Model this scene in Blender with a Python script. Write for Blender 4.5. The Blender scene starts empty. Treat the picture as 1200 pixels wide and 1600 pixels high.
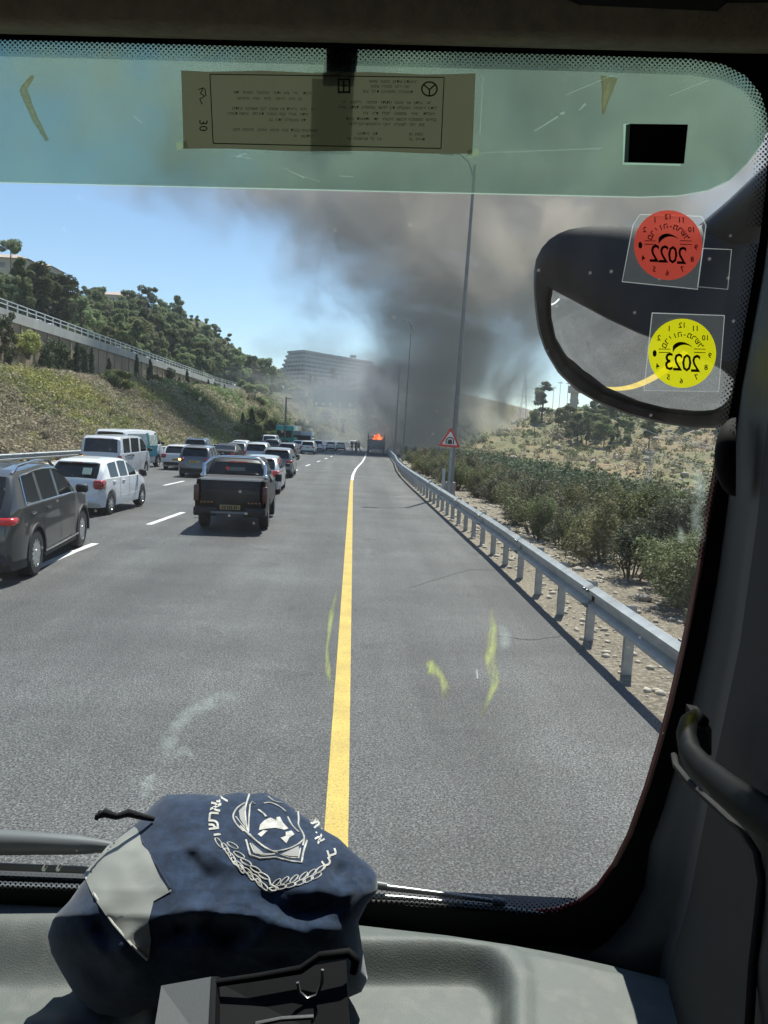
import bpy, bmesh, math, random
import numpy as np
from mathutils import Vector, Matrix, noise as mnoise
random.seed(7); RNG = np.random.default_rng(7)
SC = bpy.context.scene
C = SC.collection
PI = math.pi
# ---------------------------------------------------------------- camera
CAMH = 2.5
def cam_axes(vp=(553, 668), roll=2.5, f=1200., cx=600., cy=800.):
    v = Vector(((vp[0]-cx)/f, (cy-vp[1])/f, -1.)).normalized()
    r = math.radians(roll)
    u = Vector((math.sin(r), math.cos(r), 0)); z = (u - v*u.dot(v)).normalized()
    return Matrix((v.cross(z), v, z))      # world axes written in camera coordinates
RW = cam_axes()
cam_d = bpy.data.cameras.new('camera'); cam = bpy.data.objects.new('camera', cam_d); C.objects.link(cam)
cam_d.sensor_fit = 'VERTICAL'; cam_d.sensor_height = 36; cam_d.lens = 27.0
cam_d.clip_start = 0.02; cam_d.clip_end = 6000
cam.matrix_world = Matrix.Translation((0, 0, CAMH)) @ RW.to_4x4()
SC.camera = cam
# ---------------------------------------------------------------- light
SUN_EL, SUN_AZ = math.radians(62), math.radians(21)      # azimuth from +Y towards +X
w = bpy.data.worlds.new('World'); SC.world = w; w.use_nodes = True
nt = w.node_tree; nt.nodes.clear()
sky = nt.nodes.new('ShaderNodeTexSky'); sky.sky_type = 'NISHITA'; sky.sun_disc = False
sky.sun_elevation = SUN_EL; sky.sun_rotation = SUN_AZ; sky.air_density = 1.0; sky.dust_density = 0.05; sky.ozone_density = 3.2
bg = nt.nodes.new('ShaderNodeBackground'); bg.inputs[1].default_value = 0.1
wo = nt.nodes.new('ShaderNodeOutputWorld'); nt.links.new(sky.outputs[0], bg.inputs[0]); nt.links.new(bg.outputs[0], wo.inputs[0])
sd = bpy.data.lights.new('sun', 'SUN'); sd.energy = 5.0; sd.angle = math.radians(0.53); sd.color = (1, .955, .88)
sun = bpy.data.objects.new('sun', sd); C.objects.link(sun)
sdir = Vector((math.cos(SUN_EL)*math.sin(SUN_AZ), math.cos(SUN_EL)*math.cos(SUN_AZ), math.sin(SUN_EL)))
sun.rotation_euler = sdir.to_track_quat('Z', 'Y').to_euler(); sun.location = sdir*50
SC.view_settings.view_transform = 'Standard'; SC.view_settings.look = 'None'
SC.view_settings.exposure = 0.62; SC.view_settings.gamma = 1; SC.view_settings.use_curve_mapping = False
cy_ = SC.cycles
cy_.use_denoising = True; cy_.max_bounces = 7; cy_.diffuse_bounces = 3; cy_.glossy_bounces = 3; cy_.transmission_bounces = 4
cy_.transparent_max_bounces = 24; cy_.volume_bounces = 2; cy_.volume_step_rate = 1.0; cy_.volume_max_steps = 128
cy_.sample_clamp_indirect = 4
cy_.caustics_reflective = False; cy_.caustics_refractive = False
# ---------------------------------------------------------------- helpers
def ray(px, py):       # direction, world, through a point of the 1200x1600 frame
    return RW @ Vector(((px-600)/1200., (800-py)/1200., -1.))
CAM = Vector((0, 0, CAMH))
def at_Y(px, py, Y):
    d = ray(px, py); return CAM + d*(Y/d.y)
def x_at(px, Y, z=0.):  # world X of a thing at distance Y seen at column px
    py = 668
    for _ in range(4):
        p = at_Y(px, py, Y); py += (p.z-z)*1200/Y
    return at_Y(px, py, Y).x
def sm(a, b, x):
    t = np.clip((x-a)/(b-a), 0, 1); return t*t*(3-2*t)

_mats = {}
def mat(name, col, rough=.6, metal=0., var=.12, scale=3., bump=0., bscale=60., coat=0., spec=.5, emis=None, objrand=0., bdist=.01, dirt=None):
    if name in _mats: return _mats[name]
    m = bpy.data.materials.new(name); m.use_nodes = True; nt = m.node_tree; N = nt.nodes; L = nt.links
    b = N['Principled BSDF']; b.inputs['Roughness'].default_value = rough; b.inputs['Metallic'].default_value = metal
    b.inputs['Coat Weight'].default_value = coat; b.inputs['Coat Roughness'].default_value = .05
    b.inputs['Specular IOR Level'].default_value = spec
    tc = N.new('ShaderNodeTexCoord')
    nz = N.new('ShaderNodeTexNoise'); nz.inputs['Scale'].default_value = scale; nz.inputs['Detail'].default_value = 6; nz.inputs['Roughness'].default_value = .65
    L.new(tc.outputs['Object'], nz.inputs['Vector'])
    mr = N.new('ShaderNodeMapRange'); mr.inputs[1].default_value = .3; mr.inputs[2].default_value = .7
    mr.inputs[3].default_value = 1-var; mr.inputs[4].default_value = 1+var; L.new(nz.outputs[0], mr.inputs[0])
    hsv = N.new('ShaderNodeHueSaturation'); hsv.inputs['Color'].default_value = (*col, 1); L.new(mr.outputs[0], hsv.inputs['Value'])
    out = hsv.outputs[0]
    if objrand:
        oi = N.new('ShaderNodeObjectInfo'); m2 = N.new('ShaderNodeMapRange'); m2.inputs[3].default_value = 1-objrand; m2.inputs[4].default_value = 1+objrand
        L.new(oi.outputs['Random'], m2.inputs[0]); h2 = N.new('ShaderNodeHueSaturation'); L.new(out, h2.inputs['Color']); L.new(m2.outputs[0], h2.inputs['Value'])
        m3 = N.new('ShaderNodeMapRange'); m3.inputs[3].default_value = .47; m3.inputs[4].default_value = .525; L.new(oi.outputs['Random'], m3.inputs[0]); L.new(m3.outputs[0], h2.inputs['Hue'])
        out = h2.outputs[0]
    if dirt:
        n3 = N.new('ShaderNodeTexNoise'); n3.inputs['Scale'].default_value = dirt[1]; n3.inputs['Detail'].default_value = 8; L.new(tc.outputs['Object'], n3.inputs['Vector'])
        r3 = N.new('ShaderNodeMapRange'); r3.inputs[1].default_value = .5; r3.inputs[2].default_value = .72; r3.inputs[4].default_value = dirt[2]; L.new(n3.outputs[0], r3.inputs[0])
        mx = N.new('ShaderNodeMix'); mx.data_type = 'RGBA'; L.new(r3.outputs[0], mx.inputs[0]); L.new(out, mx.inputs[6]); mx.inputs[7].default_value = (*dirt[0], 1); out = mx.outputs[2]
    L.new(out, b.inputs['Base Color'])
    if emis: b.inputs['Emission Color'].default_value = (*emis[0], 1); b.inputs['Emission Strength'].default_value = emis[1]
    if bump:
        n2 = N.new('ShaderNodeTexNoise'); n2.inputs['Scale'].default_value = bscale; n2.inputs['Detail'].default_value = 5; L.new(tc.outputs['Object'], n2.inputs['Vector'])
        bp = N.new('ShaderNodeBump'); bp.inputs['Strength'].default_value = min(1, bump); bp.inputs['Distance'].default_value = bdist*max(1, bump); L.new(n2.outputs[0], bp.inputs['Height']); L.new(bp.outputs[0], b.inputs['Normal'])
    _mats[name] = m; return m
def leafmat(name, col, var=.35, objrand=.2, rough=.7, tr=.25):
    if name in _mats: return _mats[name]
    m = mat(name, col, rough=rough, var=var, scale=1.3, objrand=objrand, spec=.25)
    nt = m.node_tree; N = nt.nodes; L = nt.links; b = N['Principled BSDF']; o = N['Material Output']
    t = N.new('ShaderNodeBsdfTranslucent'); src = b.inputs['Base Color'].links[0].from_socket
    L.new(src, t.inputs['Color']); mx = N.new('ShaderNodeMixShader'); mx.inputs[0].default_value = tr
    L.new(b.outputs[0], mx.inputs[1]); L.new(t.outputs[0], mx.inputs[2]); L.new(mx.outputs[0], o.inputs['Surface'])
    return m

class MB:
    def __init__(s): s.v = []; s.f = []; s.m = []; s.cur = 0
    def add(s, vs, fs, mi=None):
        n = len(s.v); s.v += [tuple(p) for p in vs]; s.f += [tuple(i+n for i in f) for f in fs]; s.m += [s.cur if mi is None else mi]*len(fs); return s
    def box(s, c, d, rz=0., taper=1., mi=None, rx=0.):
        x, y, z = d[0]/2, d[1]/2, d[2]/2; q = []
        for sz in (-1, 1):
            k = taper if sz > 0 else 1
            for sx, sy in ((-1, -1), (1, -1), (1, 1), (-1, 1)): q.append(Vector((sx*x*k, sy*y*k, sz*z)))
        R = Matrix.Rotation(rz, 3, 'Z') @ Matrix.Rotation(rx, 3, 'X')
        return s.add([R @ p + Vector(c) for p in q], [(3, 2, 1, 0), (4, 5, 6, 7), (0, 1, 5, 4), (1, 2, 6, 5), (2, 3, 7, 6), (3, 0, 4, 7)], mi)
    def bbox(s, c, d, b=.02, rz=0., mi=None):      # box with chamfered upright and upper edges
        x, y, z = d[0]/2, d[1]/2, d[2]/2; q = []
        def ringp(ins, zz):
            xx, yy = x-ins, y-ins; bb = b
            return [(-xx+bb, -yy, zz), (xx-bb, -yy, zz), (xx, -yy+bb, zz), (xx, yy-bb, zz), (xx-bb, yy, zz), (-xx+bb, yy, zz), (-xx, yy-bb, zz), (-xx, -yy+bb, zz)]
        rings = [ringp(b*.6, -z), ringp(0, -z+b), ringp(0, z-b), ringp(b*.6, z)]
        R = Matrix.Rotation(rz, 3, 'Z')
        vs = [R @ Vector(p) + Vector(c) for r in rings for p in r]
        fs = [tuple(reversed(range(8))), tuple(range(24, 32))]
        for k in range(3):
            for i in range(8): fs.append((k*8+i, k*8+(i+1) % 8, k*8+8+(i+1) % 8, k*8+8+i))
        return s.add(vs, fs, mi)
    def tube(s, pts, r, n=8, mi=None, cap=True):
        pts = [Vector(p) for p in pts]; rs = r if isinstance(r, (list, tuple)) else [r]*len(pts); vs = []
        up = None
        for i, p in enumerate(pts):
            t = (pts[min(i+1, len(pts)-1)] - pts[max(i-1, 0)]).normalized()
            if up is None:
                up = Vector((0, 0, 1)) if abs(t.z) < .9 else Vector((1, 0, 0))
            a = (up - t*up.dot(t)).normalized(); b = t.cross(a); up = a
            for k in range(n):
                an = 2*PI*k/n; vs.append(p + (a*math.cos(an) + b*math.sin(an))*rs[i])
        fs = []
        for i in range(len(pts)-1):
            for k in range(n): fs.append((i*n+k, i*n+(k+1) % n, (i+1)*n+(k+1) % n, (i+1)*n+k))
        if cap: fs += [tuple(reversed(range(n))), tuple(range((len(pts)-1)*n, len(pts)*n))]
        return s.add(vs, fs, mi)
    def lathe(s, prof, axis='X', n=20, c=(0, 0, 0), mi=None):   # prof: (along, radius)
        vs = []
        for a, r in prof:
            for k in range(n):
                t = 2*PI*k/n; q = (a, r*math.cos(t), r*math.sin(t))
                if axis == 'Y': q = (q[2], q[0], q[1])
                if axis == 'Z': q = (q[1], q[2], q[0])
                vs.append((q[0]+c[0], q[1]+c[1], q[2]+c[2]))
        fs = []
        for i in range(len(prof)-1):
            for k in range(n): fs.append((i*n+k, (i+1)*n+k, (i+1)*n+(k+1) % n, i*n+(k+1) % n))
        return s.add(vs, fs, mi)
    def prism(s, poly, d, mi=None):    # poly: list of 3-vectors (planar), d: extrusion vector
        n = len(poly); d = Vector(d); a = [Vector(p) for p in poly]
        return s.add(a + [p+d for p in a], [tuple(range(n)), tuple(reversed(range(n, 2*n)))] + [(i, n+i, n+(i+1) % n, (i+1) % n) for i in range(n)], mi)
    def grid(s, rows, mi=None, closed=False):   # rows: list of equal-length point lists
        n = len(rows[0]); vs = [p for r in rows for p in r]; fs = []
        for i in range(len(rows)-1):
            for k in range(n if closed else n-1): fs.append((i*n+k, i*n+(k+1) % n, (i+1)*n+(k+1) % n, (i+1)*n+k))
        return s.add(vs, fs, mi)
    def build(s, name, mats, parent=None, smooth=None, fixn=True):
        me = bpy.data.meshes.new(name); me.from_pydata(s.v, [], s.f)
        mats = mats if isinstance(mats, (list, tuple)) else [mats]
        for m in mats: me.materials.append(m)
        if len(mats) > 1: me.polygons.foreach_set('material_index', s.m)
        if fixn or smooth is not None:
            bm = bmesh.new(); bm.from_mesh(me)
            if fixn: bmesh.ops.recalc_face_normals(bm, faces=bm.faces)
            if smooth is not None:
                for f in bm.faces: f.smooth = True
                th = math.radians(smooth)
                for e in bm.edges:
                    if len(e.link_faces) == 2 and e.calc_face_angle(0) > th: e.smooth = False
            bm.to_mesh(me); bm.free()
        me.update()
        o = bpy.data.objects.new(name, me); C.objects.link(o)
        if parent is not None: o.parent = parent
        return o
def tag(o, label=None, cat=None, group=None, kind=None):
    if label: o['label'] = label
    if cat: o['category'] = cat
    if group: o['group'] = group
    if kind: o['kind'] = kind
    return o
def thing(name, label, cat, loc=(0, 0, 0), rz=0., group=None):
    o = bpy.data.objects.new(name, None); C.objects.link(o); o.location = loc; o.rotation_euler = (0, 0, rz); o.empty_display_size = .1
    return tag(o, label, cat, group)
def split_build(mb, name, m, parent, smooth=None):
    '''one object for each connected piece of the builder's mesh'''
    p = list(range(len(mb.v)))
    def f(i):
        while p[i] != i: p[i] = p[p[i]]; i = p[i]
        return i
    for fc in mb.f:
        for q in fc[1:]: p[f(q)] = f(fc[0])
    comp = {}
    for fc in mb.f: comp.setdefault(f(fc[0]), []).append(fc)
    out = []
    for fs in comp.values():
        idx = sorted({q for fc in fs for q in fc}); mp = {q: i for i, q in enumerate(idx)}
        out.append(MB().add([mb.v[q] for q in idx], [tuple(mp[q] for q in fc) for fc in fs]).build(name, m, parent, smooth))
    return out
def copy_tree(o, parent=None):
    c = o.copy(); C.objects.link(c); c.parent = parent
    if parent is not None: c.matrix_parent_inverse = o.matrix_parent_inverse.copy()
    for ch in list(o.children): copy_tree(ch, c)
    return c
def np_mesh(name, V, F4, mats, parent=None, midx=None):
    me = bpy.data.meshes.new(name); n = F4.shape[0]; k = F4.shape[1]
    me.vertices.add(len(V)); me.vertices.foreach_set('co', V.astype(np.float32).ravel())
    me.loops.add(n*k); me.loops.foreach_set('vertex_index', F4.astype(np.int32).ravel())
    me.polygons.add(n); me.polygons.foreach_set('loop_start', (np.arange(n)*k).astype(np.int32))
    for m in (mats if isinstance(mats, (list, tuple)) else [mats]): me.materials.append(m)
    if midx is not None: me.polygons.foreach_set('material_index', midx.astype(np.int32))
    me.update(calc_edges=True)
    o = bpy.data.objects.new(name, me); C.objects.link(o)
    if parent is not None: o.parent = parent
    return o

# ---------------------------------------------------------------- lie of the land
def cY(Y):
    Y = np.asarray(Y, float)
    return np.interp(Y, [-100, 38, 46, 54, 62, 70, 85, 105, 140, 170, 200, 240, 300, 330, 2000], [0, 0, .07, .26, .58, .92, 1.35, 1.8, 3.2, 6, 13, 28, 58, 75, 600])
def zR(Y):
    Y = np.asarray(Y, float); a = np.clip(Y, 15, 220)
    return -.01*(a-15) - .00005*np.clip(a-60, 0, 160)**2 - .02*np.clip(Y-220, 0, 150)
WALLX = -36.
def zbase(Y): return np.clip(6 + (np.asarray(Y, float)-80)*.022, 5.4, 9.3)
def wXv(Y): return WALLX + np.interp(Y, [60, 200, 240, 300, 330, 400, 2000], [0, 0, 9, 32, 44, 60, 60])
def zE(Y): return 12.2 - .028*np.clip(np.asarray(Y, float)-195, 0, 150)
def crest(Y): return np.interp(Y, [-50, 60, 150, 195, 260, 345, 420, 520, 650], [17, 19, 21.5, 25, 33, 48, 47, 43, 26])
def T(X, Y):
    X = np.asarray(X, float); Y = np.asarray(Y, float); c = cY(Y); u = X-c; zr = zR(Y)
    # left
    wx = wXv(Y); ze = zE(Y); f1 = sm(-16.6, -33, u)
    zl = zr*(1-f1) + np.minimum(zbase(Y), ze-3)*f1
    zl = np.where(X < wx-np.where(Y > 198, 1.2, .3), ze, zl)
    f2 = np.clip((wx-11-X)/43., 0, 1); hill = ze + (crest(Y)-ze)*f2**.85*(1-sm(205, 280, Y)*(1-sm(-34, -72, X)))
    hill = hill - np.clip(wx-59-X, 0, 400)*.08
    zl = np.where(X < wx-11, hill, zl)
    # right
    D = Y + .25*(X-40)
    zz = -11 + 26.5*sm(140, 345, D) + 2.2*np.sin(X*.045+1.2)*sm(160, 260, D)
    f = np.maximum(sm(10.5, 40, u), sm(200, 240, Y)*sm(3.3, 16, u))
    zrr = (zr - .06*sm(3.5, 5, u) - .35*sm(5, 10, u))*(1-f) + zz*f
    z = np.where(u < -15.9, zl, np.where(u > 3.3, zrr, zr))
    # far hill closing the valley
    k = sm(320, 470, Y)
    cen = 27*sm(330, 470, Y)*np.exp(-((X+10)/190.)**2) + 3*np.sin(X*.03)*k
    z = np.where(Y > 320, z*(1-k) + k*np.maximum(cen, np.where(X < -60, z, -99)), z)
    z = z - np.clip(Y-620, 0, 600)*.05
    return z
def Tz(x, y): return float(T(x, y))
# ================================================================ SETTING
def ground_mat(name, c1, c2, c3, s1=.5, s2=6., bump=.6):
    m = bpy.data.materials.new(name); m.use_nodes = True; nt = m.node_tree; N = nt.nodes; L = nt.links; b = N['Principled BSDF']
    b.inputs['Roughness'].default_value = .95; b.inputs['Specular IOR Level'].default_value = .2
    g = N.new('ShaderNodeNewGeometry')
    def nz(s, d=6):
        n = N.new('ShaderNodeTexNoise'); n.inputs['Scale'].default_value = s; n.inputs['Detail'].default_value = d; n.inputs['Roughness'].default_value = .7; L.new(g.outputs['Position'], n.inputs['Vector']); return n
    a = nz(s1); d = nz(s2); e = nz(s2*5, 3)
    def rng(n, lo, hi):
        r = N.new('ShaderNodeMapRange'); r.inputs[1].default_value = lo; r.inputs[2].default_value = hi; L.new(n.outputs[0], r.inputs[0]); return r
    ra = rng(a, .42, .58); rd = rng(d, .45, .62)
    m1 = N.new('ShaderNodeMix'); m1.data_type = 'RGBA'; L.new(ra.outputs[0], m1.inputs[0]); m1.inputs[6].default_value = (*c1, 1); m1.inputs[7].default_value = (*c2, 1)
    m2 = N.new('ShaderNodeMix'); m2.data_type = 'RGBA'; L.new(rd.outputs[0], m2.inputs[0]); L.new(m1.outputs[2], m2.inputs[6]); m2.inputs[7].default_value = (*c3, 1)
    h = N.new('ShaderNodeHueSaturation'); L.new(m2.outputs[2], h.inputs['Color']); re = rng(e, .3, .7); re.inputs[3].default_value = .7; re.inputs[4].default_value = 1.3; L.new(re.outputs[0], h.inputs['Value'])
    L.new(h.outputs[0], b.inputs['Base Color'])
    bp = N.new('ShaderNodeBump'); bp.inputs['Strength'].default_value = bump; bp.inputs['Distance'].default_value = .05; L.new(d.outputs[0], bp.inputs['Height']); L.new(bp.outputs[0], b.inputs['Normal'])
    return m
G_gravel = ground_mat('gravel', (.22, .185, .14), (.14, .12, .09), (.33, .29, .23), .6, 14, 1.)
G_scrub = ground_mat('scrub_soil', (.19, .17, .09), (.13, .135, .06), (.26, .215, .14), .12, 1.5)
G_forest = ground_mat('forest_floor', (.09, .095, .05), (.15, .13, .08), (.06, .07, .035), .08, .9)
G_rocky = ground_mat('rocky_hill_soil', (.26, .19, .115), (.13, .14, .065), (.20, .185, .11), .05, .35, 1.)
xs = np.unique(np.concatenate([np.linspace(-900, -160, 16), np.linspace(-160, -48, 45), np.linspace(-47, -36.4, 5), [-36.3, -36.25], np.linspace(-36, -15, 48), np.linspace(-14.5, 3, 10), np.linspace(3.2, 14, 44), np.linspace(14.5, 60, 50), np.linspace(61, 260, 90), np.linspace(270, 900, 14)]))
ys = np.unique(np.concatenate([np.linspace(-120, 0, 12), np.linspace(1, 30, 80), np.linspace(30.5, 120, 150), np.linspace(121, 360, 150), np.linspace(364, 700, 80), np.linspace(720, 1500, 14)]))
XX, YY = np.meshgrid(xs, ys)
ZZ = T(XX, YY)
UU = XX - cY(YY)
amp = np.where(UU < -17, np.where(XX > wXv(YY)+1, .35, np.where(XX < wXv(YY)-12, 1.0, 0)), np.where(UU > 3.4, np.clip((UU-3.4)/14, .02, 1.4), 0))
nv = np.array([mnoise.fractal(Vector((x*.16, y*.16, 3.1)), .9, 2.1, 4) for x, y in zip(XX.ravel(), YY.ravel())]).reshape(XX.shape)
ZZ = ZZ + nv*amp
ZZ = np.where((UU > -15.8) & (UU < 2.95), ZZ-.06, ZZ)
V = np.stack([XX.ravel(), YY.ravel(), ZZ.ravel()], 1)
ny, nx = XX.shape; I = np.arange(ny*nx).reshape(ny, nx)
F = np.stack([I[:-1, :-1], I[:-1, 1:], I[1:, 1:], I[1:, :-1]], -1).reshape(-1, 4)
fx = (XX[:-1, :-1]+XX[1:, 1:]).ravel()/2; fy = (YY[:-1, :-1]+YY[1:, 1:]).ravel()/2; fu = fx-cY(fy)
mi = np.where(fx < wXv(fy)-11, 2, np.where(fu < -17.3, 1, np.where(fu < 11, 0, 3)))
mi = np.where((fy > 330) & (fx < 60), 2, mi)
ground = np_mesh('ground', V, F, [G_gravel, G_scrub, G_forest, G_rocky], midx=mi)
ground.data.polygons.foreach_set('use_smooth', np.ones(len(F), bool)); tag(ground, kind='structure')
def gz(x, y):      # ground height at x, y including the bumps
    i = int(np.clip(np.searchsorted(ys, y)-1, 0, ny-2)); j = int(np.clip(np.searchsorted(xs, x)-1, 0, nx-2))
    a = (y-ys[i])/(ys[i+1]-ys[i]); b = (x-xs[j])/(xs[j+1]-xs[j])
    return float((ZZ[i, j]*(1-b)+ZZ[i, j+1]*b)*(1-a) + (ZZ[i+1, j]*(1-b)+ZZ[i+1, j+1]*b)*a)

# ---- road
def asphalt():
    m = bpy.data.materials.new('asphalt'); m.use_nodes = True; nt = m.node_tree; N = nt.nodes; L = nt.links; b = N['Principled BSDF']
    g = N.new('ShaderNodeNewGeometry')
    def nz(s, d, r=.6, sc=None):
        n = N.new('ShaderNodeTexNoise'); n.inputs['Scale'].default_value = s; n.inputs['Detail'].default_value = d; n.inputs['Roughness'].default_value = r
        if sc:
            mp = N.new('ShaderNodeMapping'); mp.inputs['Scale'].default_value = sc; L.new(g.outputs['Position'], mp.inputs[0]); L.new(mp.outputs[0], n.inputs['Vector'])
        else: L.new(g.outputs['Position'], n.inputs['Vector'])
        return n
    fine = nz(62, 4, .8); mid = nz(.55, 6, .6); lane = nz(1., 5, .6, (.9, .05, 1)); cross = nz(1, 4, .6, (.12, .5, 1))
    v = N.new('ShaderNodeTexVoronoi'); v.inputs['Scale'].default_value = 95; L.new(g.outputs['Position'], v.inputs['Vector'])
    def rng(o, lo, hi, a, c):
        r = N.new('ShaderNodeMapRange'); r.inputs[1].default_value = lo; r.inputs[2].default_value = hi; r.inputs[3].default_value = a; r.inputs[4].default_value = c; L.new(o, r.inputs[0]); return r.outputs[0]
    def mul(a, c):
        x = N.new('ShaderNodeMath'); x.operation = 'MULTIPLY'; L.new(a, x.inputs[0]); L.new(c, x.inputs[1]); return x.outputs[0]
    val = mul(mul(rng(fine.outputs[0], .39, .63, .08, 2.1), rng(mid.outputs[0], .3, .7, .78, 1.2)), mul(rng(lane.outputs[0], .3, .7, .70, 1.26), rng(cross.outputs[0], .35, .65, .85, 1.14)))
    val = mul(val, rng(v.outputs['Color'], 0, 1, .3, 1.85))
    sx = N.new('ShaderNodeSeparateXYZ'); L.new(g.outputs['Position'], sx.inputs[0])
    wa = N.new('ShaderNodeMath'); wa.operation = 'MULTIPLY_ADD'; L.new(sx.outputs[0], wa.inputs[0]); wa.inputs[1].default_value = 2*PI/1.8; wa.inputs[2].default_value = 2.5*2*PI/1.8
    wc = N.new('ShaderNodeMath'); wc.operation = 'COSINE'; L.new(wa.outputs[0], wc.inputs[0]); val = mul(val, rng(wc.outputs[0], -1, 1, 1.09, .92))
    st = nz(.9, 4, .5); val = mul(val, rng(st.outputs[0], .62, .70, 1., .74)); st2 = nz(6, 3, .5); val = mul(val, rng(st2.outputs[0], .70, .76, 1., .6))
    h = N.new('ShaderNodeHueSaturation'); h.inputs['Color'].default_value = (.069, .070, .0695, 1); L.new(val, h.inputs['Value']); L.new(h.outputs[0], b.inputs['Base Color'])
    b.inputs['Roughness'].default_value = .72; b.inputs['Specular IOR Level'].default_value = .4
    bp = N.new('ShaderNodeBump'); bp.inputs['Strength'].default_value = .6; bp.inputs['Distance'].default_value = .004; L.new(fine.outputs[0], bp.inputs['Height']); L.new(bp.outputs[0], b.inputs['Normal'])
    return m
M_asph = asphalt()
YR = np.concatenate([np.linspace(-100, -10, 10), np.linspace(-8, 35, 44), np.linspace(36, 215, 110)])
def ribbon(u0, u1, dz, Y, jit=0., usteps=1):
    rows = []
    for y in Y:
        c = float(cY(y)); z = float(zR(y))
        a = u0 if not callable(u0) else u0(y); b = u1 if not callable(u1) else u1(y)
        rows.append([(c+a+(b-a)*k/usteps, y, z+dz) for k in range(usteps+1)])
    return rows
def edge(y): return 2.88 + .035*mnoise.noise(Vector((0, y*1.7, 0))) + .03*mnoise.noise(Vector((4, y*6, 0)))
rb = MB().grid(ribbon(-15.9, edge, 0, np.concatenate([np.linspace(-100, -10, 10), np.linspace(-8, 30, 260), np.linspace(31, 215, 130)]), usteps=6)); road = rb.build('road', M_asph, fixn=False); tag(road, kind='structure')
def paint(name, col, wear=.45, scale=40):
    m = bpy.data.materials.new(name); m.use_nodes = True; nt = m.node_tree; N = nt.nodes; L = nt.links; b = N['Principled BSDF']
    g = N.new('ShaderNodeNewGeometry'); n = N.new('ShaderNodeTexNoise'); n.inputs['Scale'].default_value = 110; n.inputs['Detail'].default_value = 4; L.new(g.outputs['Position'], n.inputs['Vector'])
    n2 = N.new('ShaderNodeTexNoise'); n2.inputs['Scale'].default_value = 2.5; n2.inputs['Detail'].default_value = 6; L.new(g.outputs['Position'], n2.inputs['Vector'])
    r = N.new('ShaderNodeMapRange'); r.inputs[1].default_value = .54; r.inputs[2].default_value = .66; L.new(n.outputs[0], r.inputs[0]); r.inputs[4].default_value = wear*1.6
    r2 = N.new('ShaderNodeMapRange'); r2.inputs[1].default_value = .3; r2.inputs[2].default_value = .7; r2.inputs[3].default_value = .82; r2.inputs[4].default_value = 1.1; L.new(n2.outputs[0], r2.inputs[0])
    h = N.new('ShaderNodeHueSaturation'); h.inputs['Color'].default_value = (*col, 1); L.new(r2.outputs[0], h.inputs['Value'])
    mx = N.new('ShaderNodeMix'); mx.data_type = 'RGBA'; L.new(r.outputs[0], mx.inputs[0]); L.new(h.outputs[0], mx.inputs[6]); mx.inputs[7].default_value = (.07, .065, .05, 1)
    L.new(mx.outputs[2], b.inputs['Base Color']); b.inputs['Roughness'].default_value = .7; return m
M_yel = paint('yellow_line_paint', (.52, .37, .075)); M_wht = paint('white_line_paint', (.72, .72, .70), .3)
def wob(y, s): return .0015*mnoise.noise(Vector((s, y*3, 0)))
o = MB().grid(ribbon(lambda y: -.075+wob(y, 1), lambda y: .075+wob(y, 9), .004, np.concatenate([np.linspace(-60, 0, 10), np.linspace(.5, 40.5, 220)]))).build('yellow_edge_line', M_yel, road, fixn=False)
o = MB().grid(ribbon(-.075, .075, .004, np.linspace(40.5, 215, 100))).build('white_edge_line', M_wht, road, fixn=False)
def lane_u(k):
    def f(y):
        first = float(np.interp(y, [-50, 14, 21.4, 30, 40, 400], [-5.3, -5.02, -4.62, -4.05, -3.62, -3.55]))
        return first - k*3.45 - (0 if k < 2 else .1)
    return f
for k in range(3):
    m = MB(); y = 12.1 - 6.27*3
    while y < 208:
        f = lane_u(k); m.grid(ribbon(lambda q: f(q)-.075, lambda q: f(q)+.075, .004, np.linspace(y, y+3., 4))); y += 6.27 if y < 34 else 9
    m.build('dashed_lane_line', M_wht, road, fixn=False)
MB().grid(ribbon(-13.75, -13.6, .004, YR[:150])).build('white_median_line', M_wht, road, fixn=False)
M_crack = mat('crack_filler', (.012, .012, .012), .5)
def crack(pts):
    m = MB(); rows = []
    for i in range(len(pts)-1):
        for t in np.linspace(0, 1, 12)[:-1]:
            x = pts[i][0]*(1-t)+pts[i+1][0]*t; y = pts[i][1]*(1-t)+pts[i+1][1]*t
            d = mnoise.noise(Vector((x*3, y*3, 1)))*.12; y += d; ww = .012+.01*abs(mnoise.noise(Vector((x*9, y*9, 7))))
            rows.append([(x, y-ww, float(zR(y))+.003), (x, y+ww, float(zR(y))+.003)])
    m.grid(rows).build('road_crack', M_crack, road, fixn=False)
crack([(1.0, 12.1), (1.55, 12.9), (2.2, 13.8), (2.85, 14.0)]); crack([(1.9, 9.3), (2.4, 9.2), (2.87, 9.5)]); crack([(-13, 26), (-9, 27), (-5, 26.4)])
# sand strip at the far shoulder and gravel bits on the verge
M_sand = ground_mat('pale_sand', (.5, .46, .38), (.42, .37, .3), (.55, .5, .42), .5, 6)
o = MB().grid(ribbon(-17.2, -15.9, .02, YR, usteps=2)).build('sand_strip', M_sand, fixn=False); tag(o, kind='structure')

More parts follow.
